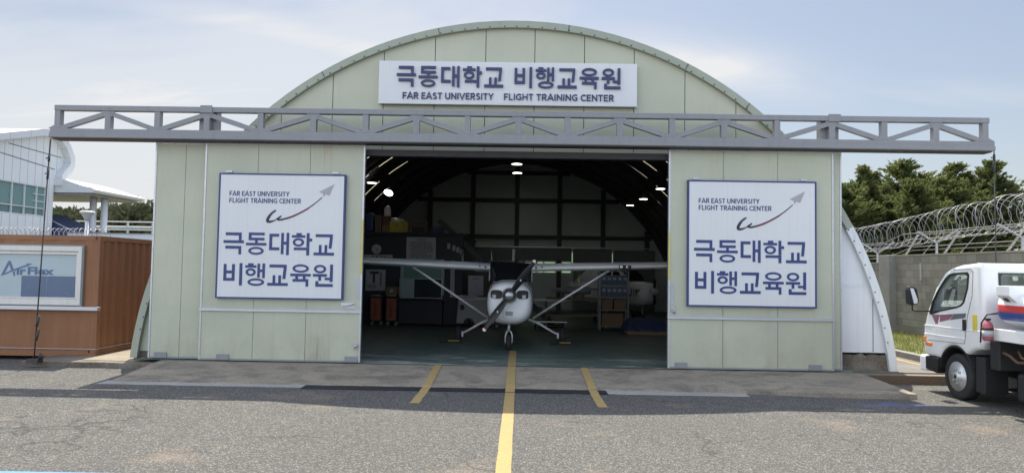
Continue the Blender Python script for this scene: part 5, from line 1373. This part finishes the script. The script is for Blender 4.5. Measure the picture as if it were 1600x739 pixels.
    for i in range(nx+1):
        for j in range(ny+1):
            x = -150+148*i/nx; y = 32+110*(j/ny)**1.4; vs.append((x, y, hz(x, y)))
    mb.add(vs, [(i*(ny+1)+j, (i+1)*(ny+1)+j, (i+1)*(ny+1)+j+1, i*(ny+1)+j+1) for i in range(nx) for j in range(ny)], True); kind(mb.build('hill', 'hill'))
    mb = MB(); rnd = random.Random(21)
    for k in range(900):
        x = -110+96*rnd.random(); y = 58+64*rnd.random()**1.3; z = hz(x, y); px = 813+1110*x/(y+13.6)
        if px < 60 or px > 250: continue
        if x > -30 and y < 66 and rnd.random() < .6: continue
        hh = 3.2+2.6*rnd.random(); rr = 1.5+1.3*rnd.random()
        if px > 205: hh *= 1.12
        if px < 160: hh *= .75
        hh *= .62
        nl = 190
        for _ in range(nl):
            a, u = rnd.random()*2*pi, rnd.random()**.5; ph = rnd.random()
            q = Vector((x+rr*u*cos(a)*(1-.5*ph**2), y+rr*u*sin(a)*(1-.5*ph**2), z+hh*(.0+1.0*ph)*(.8+.35*(1-u))))
            s = .12+.22*rnd.random(); d1 = Vector((rnd.random()-.5, rnd.random()-.5, rnd.random()-.3)).normalized()*s; d2 = Vector((rnd.random()-.5, rnd.random()-.5, rnd.random()-.5)).normalized()*s
            mb.add([q-d1, q+d2, q+d1, q-d2*.8], [(0, 1, 2, 3)])
    w = mb.build('distant_wood', 'wood_far', fix=False); w['kind'] = 'stuff'
left_outside()

# ------------------------------------------------------------------ right: wall, razor wire, conifers
def right_outside():
    W = thing('block_wall', 'grey concrete block boundary wall with a thick pilaster behind the white truck', 'wall', (11.3, 3, 0))
    MB().box(11.2, -8, -.14, 11.4, 7.75, 2.42).build('wall', 'block', W); MB().box(11.2, 8.36, -.14, 11.4, 24, 2.22).build('wall', 'block', W)
    MB().box(11.19, -8, 2.423, 11.41, 7.75, 2.455).build('coping', 'coping', W); MB().box(11.19, 8.36, 2.223, 11.41, 24, 2.25).build('coping', 'coping', W)
    MB().box(11.0, 7.753, -.14, 11.5, 8.357, 2.46).build('pilaster', 'kerb', W, bevel=.015)
    mb = MB()
    for y in (3.9, 6.4, 1.2): mb.box(11.17, y-.03, 1.72, 11.198, y+.03, 2.2)
    mb.build('bracket_foot', 'galv', W)
    F = thing('razor_wire_fence', 'razor wire coil on Y shaped steel brackets along the top of the block wall', 'fence', (11.3, 3, 2.45))
    zt = 2.456
    def cz(y): return 3.14+.14*math.sin((y-2)*.55+.4)*(1 if y < 7 else .5)-.03*max(0, y-8)+(.10 if y < 3.2 else 0)
    for rev, ph, turns in ((1, 0, 46), (-1, 1.1, 19)):
        pts = []; n = 2300
        for k in range(n):
            t = k/n; a = rev*2*pi*turns*t+ph; y = -3.5+15.5*t; r = .42*(1+.08*noise.noise((y*1.2, rev, 0)))
            wob = .10*noise.noise((y*2.1, 5*rev, 1)); pts.append((11.35+r*cos(a)+.06*noise.noise((y*.8, 2, 2)), y+wob+.05*sin(a*2+y), cz(y)+r*.98*sin(a)))
        MB().tube(pts, .0058, 4).build('coil', 'wire', F, fix=False)
    # tiny barbs
    mb = MB(); rnd = random.Random(4)
    for k in range(0, 0): pass
    for y in (5.8, 2.5, -.8, 9.0, 12.2):
        z0 = zt if y < 8 else 2.25
        MB().box(11.26, y-.025, z0-.5 if y < 8 else z0, 11.30, y+.025, z0+.30).build('bracket_stem', 'galv', F)
        MB().bar((11.28, y, z0+.29), (11.0, y+.42, z0+.62), .04, .04).build('bracket_arm', 'galv', F); MB().bar((11.28, y, z0+.29), (11.55, y-.50, z0+.62), .045, .045).build('bracket_arm', 'galv', F)
    for y in (7.35, 5.45, 3.0, 10.6, .6): 
        z0 = zt if y < 8 else 2.25
        MB().bar((11.28, y, z0), (11.30, y-.62, z0+.55), .038, .038).build('strut', 'galv', F)
    for y in (4.1, 4.9, 6.6, 1.6):
        MB().bar((11.36, y, zt), (11.5, y-.7, zt+.62), .012, .012).build('thin_strut', 'galv', F)
    for x, dz in ((11.28, .12), (11.28, .22), (11.12, .42), (11.42, .44), (11.02, .58), (11.54, .58)):
        MB().tube([(x, -4+1.0*i, (zt if -4+i < 8 else 2.25)+dz+.015*noise.noise((i*.9, dz*9, 0))) for i in range(17)], .007, 4).build('barbed_strand', 'wire', F)
    # conifers: a trunk, whorled limbs, flat drooping sprays
    def conifer(x, y, h, r, seed, label, lean=0, z0=-.14, n_br=290, wind=0.25):
        rnd = random.Random(seed)
        T = thing('conifer', label, 'tree', (x, y, z0), 'conifers beyond the block wall')
        tp = [(x+lean*(i/8)**1.5+.05*rnd.random(), y, z0+h*.97*i/8) for i in range(9)]
        MB().tube(tp, [.17*(1-i/9)+.012 for i in range(9)], 8).build('trunk', 'bark', T)
        mb = MB(); lb = MB()
        for b in range(n_br):
            t = .12+.88*(b+rnd.random())/n_br
            zb = z0+h*t; L = r*1.05*(1-t)**.52*(.5+.6*rnd.random())*(1.05+.6*noise.noise((seed*3.1, t*5, b*.01)))+.25
            if t > .8: L *= .85
            a = rnd.random()*2*pi; up = .18+.5*t+.25*(rnd.random()-.5)
            o = Vector((x+lean*t**1.5, y, zb)); d = Vector((cos(a)+wind*.5, sin(a), up)).normalized(); side = d.cross(Vector((0, 0, 1))).normalized()
            end = o+d*L+Vector((wind*.25*L, 0, -.05*L))
            if b % 3 == 0: lb.tube([o, o+d*L*.55, end], [.028*(1-t)+.008, .015, .004], 4)
            ns = int(13+19*L)
            for k in range(ns):
                u = .18+.82*(k+rnd.random())/ns; c = o+(end-o)*u+Vector((rnd.gauss(0, .05), rnd.gauss(0, .05), rnd.gauss(0, .05)))
                sl = (.10+.24*(1-u*.6)*rnd.random()+.06); s = 1 if rnd.random() < .5 else -1
                v = (d*(.75+.4*rnd.random())+side*s*(.25+.75*rnd.random())+Vector((.22*wind, 0, -.05+.5*(rnd.random()-.35)))).normalized()*sl
                w = Vector((rnd.gauss(0, 1), rnd.gauss(0, 1), rnd.gauss(0, 1))).cross(v).normalized()*(.016+.028*rnd.random())
                mid = c+v*.5+Vector((0, 0, .03))
                mb.add([c-w*.4, mid-w*1.2, c+v, mid+w*1.2, c+w*.4], [(0, 1, 2, 3, 4)])
                if rnd.random() < .6:
                    v2 = (v+side*rnd.gauss(0, .12)+Vector((0, 0, rnd.gauss(0, .08))))*.8; w2 = w.cross(v2).normalized()*w.length
                    mb.add([c-w2*.4, c+v2*.5-w2*1.2, c+v2, c+v2*.5+w2*1.2], [(0, 1, 2, 3)])
        lb.build('limb', 'bark', T); mb.build('crown', 'pine', T, fix=False)
    conifer(15.4, 21.0, 6.2, 2.9, 1, 'conifer closest to the hangar, partly hidden by the door edge')
    conifer(17.5, 22.5, 7.3, 2.7, 2, 'conifer with a narrow pointed top next after the one at the door edge')
    conifer(18.7, 20.6, 6.4, 3.0, 3, 'dense conifer with a low rounded top between two taller pointed ones')
    conifer(19.8, 23.4, 7.7, 3.0, 4, 'tall conifer in the middle of the row behind the razor wire')
    conifer(20.7, 21.2, 6.5, 2.8, 5, 'shorter conifer directly left of the two tallest windswept ones')
    conifer(21.7, 22.6, 7.5, 2.7, 6, 'tall windswept conifer beside the outermost one', .3, wind=.5)
    conifer(22.7, 21.6, 7.45, 2.9, 7, 'outermost windswept conifer with long branches reaching towards the cable', .4, wind=.75)
    conifer(16.5, 24.5, 6.3, 3.0, 8, 'conifer set back behind the two closest to the hangar'); conifer(21.2, 25.5, 6.3, 3.0, 9, 'conifer set back behind the tall windswept pair')
    conifer(18.2, 25.5, 6.4, 3.0, 10, 'conifer set back behind the middle of the row')
    for i, (x, y, h) in enumerate(((18.0, 26.5, 6.6), (20.3, 27.0, 7.0), (22.0, 26.5, 7.0), (23.2, 27.0, 7.2), (24.0, 26.0, 6.0))):
        conifer(x, y, h, 3.5, 40+i, 'conifer in the rearmost row of the grove, %s from the hangar' % ('first', 'second', 'third', 'fourth', 'fifth')[i], n_br=260)
    def shrub(x, y, w, h, label, seed, z0=-.14):
        rnd = random.Random(seed); T = thing('shrub', label, 'shrub', (x, y, z0), 'shrubs beyond the block wall'); mb = MB(); st = MB()
        for k in range(8): a = 2*pi*k/8; st.tube([(x, y, z0), (x+.5*w*cos(a), y+.5*w*sin(a), z0+h*.8)], [.03, .008], 5)
        for k in range(2600):
            a, u, p = rnd.random()*2*pi, rnd.random()**.45, rnd.random()
            q = Vector((x+w*u*cos(a), y+w*.7*u*sin(a), z0+h*(.1+.9*p)*(1-.35*u*u)+.12*noise.noise((a*3, u*3, seed))))
            v = Vector((rnd.gauss(0, 1), rnd.gauss(0, 1), rnd.gauss(.4, 1))).normalized()*(.06+.09*rnd.random()); ww = v.cross(Vector((rnd.gauss(0, 1), rnd.gauss(0, 1), 1))).normalized()*.035
            mb.add([q, q+v*.5-ww, q+v, q+v*.5+ww], [(0, 1, 2, 3)])
        st.build('stem', 'bark', T); mb.build('foliage', 'shrub', T, fix=False)
    shrub(14.2, 9.5, 1.3, 2.95, 'yellow green shrub showing above the block wall between two struts', 31); shrub(16.4, 8.0, 1.5, 2.7, 'yellow green shrub above the wall nearest the picture edge', 33)
    mb = MB(); rnd = random.Random(77)
    for k in range(16000):
        x = 12.2+26*rnd.random(); y = 17+16*rnd.random(); q = Vector((x, y, -.1+2.7*rnd.random()**.8+.5*noise.noise((x*.5, y*.5, 0))))
        v = Vector((rnd.gauss(0, 1), rnd.gauss(0, 1), rnd.gauss(.3, 1))).normalized()*(.10+.16*rnd.random()); ww = v.cross(Vector((rnd.gauss(0, 1), rnd.gauss(0, 1), 1))).normalized()*.07
        mb.add([q, q+v*.5-ww, q+v, q+v*.5+ww], [(0, 1, 2, 3)])
    u = mb.build('undergrowth', 'pine', fix=False); u['kind'] = 'stuff'
right_outside()

# ------------------------------------------------------------------ truck
def build_truck():
    GZ = -.15; XL, XR = 7.10, 9.10
    T = thing('fuel_truck', 'white cab over tank truck with red and blue striped tank beside the hangar', 'truck', (8.1, -3.2, GZ))
    arch = [(-1.83+.50*cos(a), .235+.475*sin(a)) for a in [R(18+ (165-18)*i/12) for i in range(13)]]
    out = [(-.965, .47), (-.945, .70), (-.965, .96), (-1.085, 1.26), (-1.34, 1.66), (-1.60, 1.91), (-1.78, 1.985), (-2.03, 2.03), (-2.42, 2.06), (-2.53, 2.05), (-2.575, 1.98), (-2.59, 1.4), (-2.585, .84), (-2.50, .73), (-2.36, .70)]
    arch = [(-2.30, .62)]+[(-1.83+.49*cos(a), .24+.46*sin(a)) for a in [R(140-112*i/9+ -0) for i in range(10)]]
    arch = [(-1.83-.46*cos(a), .24+.475*sin(a)) for a in [R(48+ (150-48)*i/10) for i in range(11)]]
    out += arch + [(-1.40, .47)]
    cab = MB().prism(out, 'x', XL, XR).build('cab_body', 'truck', T, bevel=.10, seg=5, angle=60)
    inner = [(-1.06, .98), (-1.17, 1.27), (-1.42, 1.64), (-1.66, 1.855), (-1.85, 1.93), (-2.08, 1.965), (-2.44, 1.985), (-2.515, 1.95), (-2.53, .98)]
    win = [(-1.185, 1.215), (-1.255, 1.40), (-1.40, 1.58), (-1.63, 1.80), (-1.74, 1.865), (-1.85, 1.885), (-2.20, 1.90), (-2.235, 1.86), (-2.21, 1.66), (-2.11, 1.44), (-2.04, 1.385), (-1.93, 1.35), (-1.50, 1.27), (-1.25, 1.205)]
    ws = [(-.80, 1.33), (-1.22, 1.33), (-1.72, 1.86), (-1.40, 1.98)]
    rear = [(7.37, 1.73), (7.40, 1.70), (8.80, 1.70), (8.83, 1.73), (8.83, 1.86), (8.80, 1.89), (7.40, 1.89), (7.37, 1.86)]
    carve(cab, [MB().prism(inner, 'x', XL+.06, XR-.06).build('c', 'black'), MB().prism(win, 'x', XL-.2, XR+.2).build('c', 'black'), MB().prism(ws, 'x', XL+.16, XR-.16).build('c', 'black'), MB().prism(rear, 'y', -2.8, -2.45).build('c', 'black')])
    shade_by_angle(cab, 30)
    MB().prism(win, 'x', XL+.022, XL+.027).build('side_glass', 'glass', T); MB().prism(win, 'x', XR-.027, XR-.022).build('side_glass', 'glass', T)
    MB().prism(rear, 'y', -2.572, -2.566).build('rear_glass', 'glass', T)
    g = MB(); g.add([(XL+.16, -1.10, 1.33), (XR-.16, -1.10, 1.33), (XR-.16, -1.56, 1.87), (XL+.16, -1.56, 1.87)], [(0, 1, 2, 3)]); g.add([(XL+.16, -1.106, 1.325), (XR-.16, -1.106, 1.325), (XR-.16, -1.566, 1.865), (XL+.16, -1.566, 1.865)], [(0, 1, 2, 3)]); g.build('windscreen', 'glass', T)
    def offs(p, c, k): return [(c[0]+(a-c[0])*k, c[1]+(b-c[1])*k) for a, b in p]
    cen = (-1.75, 1.58)
    MB().prism(offs(win, cen, 1.06), 'x', XL-.004, XL+.02, [offs(win, cen, .955)]).build('window_seal', 'black', T)
    MB().prism([(a, b) for a, b in [(7.345, 1.68), (8.855, 1.68), (8.855, 1.91), (7.345, 1.91)]], 'y', -2.598, -2.575, [rear]).build('rear_window_seal', 'black', T)
    # dashboard, steering wheel, seats
    MB().prism([(-1.12, 1.0), (-1.12, 1.24), (-1.30, 1.27), (-1.50, 1.22), (-1.52, 1.0)], 'x', XL+.08, XR-.08).build('dashboard', 'black', T, bevel=.02)
    ring = [(7.62+.20*cos(a), -1.62-.07*sin(a), 1.50+.19*sin(a)) for a in [2*pi*i/28 for i in range(28)]]
    sw = MB().tube(ring, .016, 8, closed=True).build('steering_wheel', 'black', T); MB().tube([(7.62, -1.60, 1.48), (7.62, -1.40, 1.2)], .025, 8).build('steering_column', 'black', sw)
    for x in (7.3, 8.25):
        MB().box(x, -2.45, 1.0, x+.6, -1.95, 1.16).build('seat', 'chassis', T, bevel=.04); MB().box(x+.03, -2.5, 1.17, x+.57, -2.36, 1.62).build('seat_back', 'chassis', T, bevel=.04)
    tag(MB().box(8.45, -1.45, 1.285, 8.85, -1.16, 1.44).build('folder', 'green_paper', origin=(8.6, -1.3, 1.285), bevel=.005), 'green folder on the dashboard of the white truck', 'folder')
    # door seam, creases
    mb = MB(); seam = [(-1.12, .74), (-2.12, .78), (-2.16, .95), (-2.20, 1.2), (-2.33, 1.55), (-2.36, 1.93), (-2.30, 1.965), (-1.85, 1.955)]
    for p, q in zip(seam[:-1], seam[1:]): mb.bar((XL-.001, *p), (XL-.001, *q), .008, .006, (1, 0, 0))
    mb.build('door_seam', 'grey_decal', T)
    MB().prism([(-1.0, .985), (-2.56, 1.0), (-2.56, 1.012), (-1.0, .998)], 'x', XL-.010, XL+.01).build('body_crease', 'truck', T, bevel=.004)
    MB().prism([(-1.0, .83), (-2.14, .845), (-2.14, .865), (-1.0, .85)], 'x', XL-.010, XL+.01).build('body_crease', 'truck', T, bevel=.004)
    mb = MB().prism([(-1.23, 1.185), (-1.46, 1.20), (-1.40, 1.04), (-1.34, 1.035)], 'x', XL-.006, XL-.001); mb.prism([(-1.47, 1.20), (-1.86, 1.235), (-1.72, 1.13), (-1.46, 1.075)], 'x', XL-.006, XL-.001); mb.build('plum_decal', 'plum', T)
    MB().prism([(-1.87, 1.236), (-2.17, 1.265), (-2.15, 1.19), (-1.75, 1.13)], 'x', XL-.006, XL-.001).build('grey_decal', 'grey_decal', T)
    MB().box(XL-.028, -2.175, .985, XL-.002, -2.10, 1.17).build('door_handle', 'black', T, bevel=.02)
    MB().tube([(XL-.006, -2.05, 1.0), (XL+.01, -2.05, 1.0)], .012, 10).build('door_lock', 'black', T)
    MB().box(XL-.006, -2.445, 1.0, XL-.001, -2.335, 1.255).build('yellow_sticker', 'sticker', T)
    MB().box(XL-.02, -1.05, .71, XL+.01, -.985, .80).build('side_lamp', 'amber', T, bevel=.008); MB().box(XL-.012, -1.24, .645, XL+.01, -1.03, .705).build('marker_lamp', 'amber', T, bevel=.01)
    for x in (XL+.12, XR-.42): MB().box(x, -.975, .70, x+.30, -.935, .85).build('headlamp', 'frost', T, bevel=.02)
    MB().box(XL+.45, -.97, .62, XR-.45, -.93, .86).build('grille', 'black', T, bevel=.01)
    b = MB().prism([(XL+.02, -.80), (XR-.02, -.80), (XR+.0, -.92), (XR+.0, -1.02), (XL, -1.02), (XL-.0, -.90)], 'z', .19, .465).build('bumper', 'truck', T, bevel=.03)
    MB().prism([(-1.025, .465), (-1.40, .465), (-1.36, .20), (-1.025, .24)], 'x', XL-.005, XL+.14).build('bumper_end', 'black', T, bevel=.015)
    # mirror on its arm
    m = MB().prism([(6.71, 1.36), (6.70, 1.60), (6.725, 1.665), (6.80, 1.66), (6.865, 1.62), (6.895, 1.42), (6.87, 1.355), (6.78, 1.34)], 'y', -1.22, -1.11).build('mirror', 'black', T, bevel=.02)
    MB().prism([(6.735, 1.63), (6.79, 1.63), (6.86, 1.44), (6.855, 1.375), (6.80, 1.365)], 'y', -1.228, -1.221).build('mirror_face', 'truck', m)
    MB().tube([(6.80, -1.16, 1.35), (6.81, -1.15, 1.25), (6.86, -1.14, 1.235), (7.13, -1.15, 1.24)], .014, 8).build('mirror_arm', 'black', T)
    # wheels
    def truck_wheel(x, y, w):
        c = (x, y, GZ+.372); t = MB().lathe([(.20, -w/2*.9), (.30, -w/2), (.35, -w/2*.92), (.37, -w/2*.7), (.372, 0), (.37, w/2*.7), (.35, w/2*.92), (.30, w/2), (.20, w/2*.9)], c, 'x', 40).build('wheel', 'rubber', T)
        s = -1 if x < 8 else 1
        MB().lathe([(.238, s*w*.50), (.232, s*w*.46), (.205, s*w*.36), (.185, s*w*.34), (.15, s*w*.44), (.09, s*w*.48), (.075, s*w*.50), (.07, s*w*.60), (.05, s*w*.66), (.002, s*w*.66)], c, 'x', 36).build('rim', 'galv', t); MB().tube([(x+s*w*.665, y, c[2]), (x+s*w*.70, y, c[2])], .034, 14).build('hub_cap', 'black', t)
        mb = MB(); mh = MB()
        for k in range(6):
            a = 2*pi*k/6+.3; q = (x+s*w*.47, y+.112*cos(a), c[2]+.112*sin(a)); mb.tube([q, (q[0]+s*.035, q[1], q[2])], .017, 6)
            a += pi/6; q = Vector((x+s*w*.40, y+.178*cos(a), c[2]+.172*sin(a)))
            if k % 2 == 0 or k == 1: mh.tube([q+Vector((-s*.02, 0, 0)), q+Vector((s*.014, 0, 0))], .046, 14)
        mb.build('wheel_nut', 'steel', t); mh.build('rim_hole', 'black', t)
    for x in (7.26, 8.94): truck_wheel(x, -1.83, .21)
    for x in (7.28, 8.92): truck_wheel(x, -5.35, .22)
    # arches, mudguards, chassis
    MB().prism([(-1.83-.47*cos(R(a)), .24+.485*sin(R(a))) for a in range(20, 176, 12)]+[(-1.83-.44*cos(R(a)), .24+.455*sin(R(a))) for a in range(172, 16, -12)], 'x', XL+.03, XL+.42).build('wheel_arch', 'chassis', T)
    MB().box(XL+.06, -2.52, GZ+.20, XL+.42, -2.30, .60).build('mudflap', 'chassis', T, bevel=.01)
    for x in (7.72, 8.40): MB().box(x, -6.4, .28, x+.10, -1.2, .50).build('chassis_rail', 'chassis', T)
    MB().box(7.55, -2.3, .45, 8.65, -1.15, .75).build('engine', 'chassis', T, bevel=.03)
    MB().box(XL+.06, -2.86, .45, XL+.66, -2.64, .88).build('battery_box', 'chassis', T, bevel=.015)
    MB().box(XL+.12, -4.3, .05, XL+.62, -3.12, .46).build('fuel_tank', 'chassis', T, bevel=.05, seg=3)
    MB().tube([(XL+.06, -2.95, .73), (XL+.05, -3.1, .70), (XL+.06, -3.25, .62), (XL+.05, -3.42, .64), (XL+.06, -3.6, .72)], .022, 8).build('copper_hose', 'copper', T)
    MB().tube([(XL+.1, -3.2, .78), (XL+.05, -3.35, .70), (XL+.05, -3.6, .66), (XL+.08, -3.9, .74)], .018, 8).build('copper_hose', 'copper', T)
    MB().box(XL+.0, -6.3, .90, XR, -2.80, 1.08).build('deck', 'truck', T, bevel=.012)
    mb = MB().tube([(7.02, -2.64, .85), (7.0, -2.70, 1.15), (7.06, -2.74, 1.28), (7.2, -2.76, 1.30), (7.42, -2.78, 1.36)], .012, 8); mb.build('air_hose', 'black', T)
    # tank with domed ends
    def el(y, k): return [(8.12+1.0*k*cos(2*pi*i/40), y, 1.40+.335*(k**.8)*sin(2*pi*i/40)) for i in range(40)]
    def sell2(y, k):
        o = []
        for i in range(40):
            a = 2*pi*i/40; c, s = cos(a), sin(a); o.append((8.12+1.02*k*math.copysign(abs(c)**.62, c), y, 1.385+.30*k**.5*math.copysign(abs(s)**.62, s)))
        return o
    tk = MB().loft([sell2(-2.80, .80), sell2(-2.82, .90), sell2(-2.87, .97), sell2(-2.96, 1), sell2(-6.1, 1), sell2(-6.2, .97), sell2(-6.25, .8)]).build('tank', 'tank', T)
    bx = MB().prism([(7.0, 1.72), (9.05, 1.72), (9.05, 1.45), (7.15, 1.45), (7.0, 1.58)], 'y', -3.32, -3.04).build('hose_box', 'truck', T, bevel=.008)
    mb = MB(); me = MB(); text_mb(me, '07', 0, 0, .085, 0, .004, .11, .04)
    dn = Vector((-.655, 0, -.755)); up = Vector((-.755, 0, .655))
    for v in me.v: mb.v.append(Vector((7.10, -3.12, 1.492))+Vector((0, -1, 0))*v.x+up*v.z-dn*(v.y-.003))
    mb.f = me.f; mb.sm = me.sm; mb.build('number', 'ink', bx)
    E_ = thing('fire_extinguisher', 'faded red fire extinguisher strapped upright behind the truck cab', 'fire extinguisher', (6.99, -2.86, .86))
    MB().lathe([(.06, .90), (.074, .92), (.074, 1.10), (.06, 1.16), (.03, 1.185), (.02, 1.20)], (6.99, -2.86, 0), 'z', 20).build('bottle', 'extinguisher', E_)
    MB().box(6.96, -2.89, 1.202, 7.02, -2.83, 1.23).build('valve', 'black', E_); MB().lathe([(.077, 1.06), (.077, 1.09)], (6.99, -2.86, 0), 'z', 20).build('strap', 'black', E_); MB().lathe([(.076, .96), (.076, 1.05)], (6.99, -2.86, 0), 'z', 20).build('label_band', 'paper', E_)
build_truck()
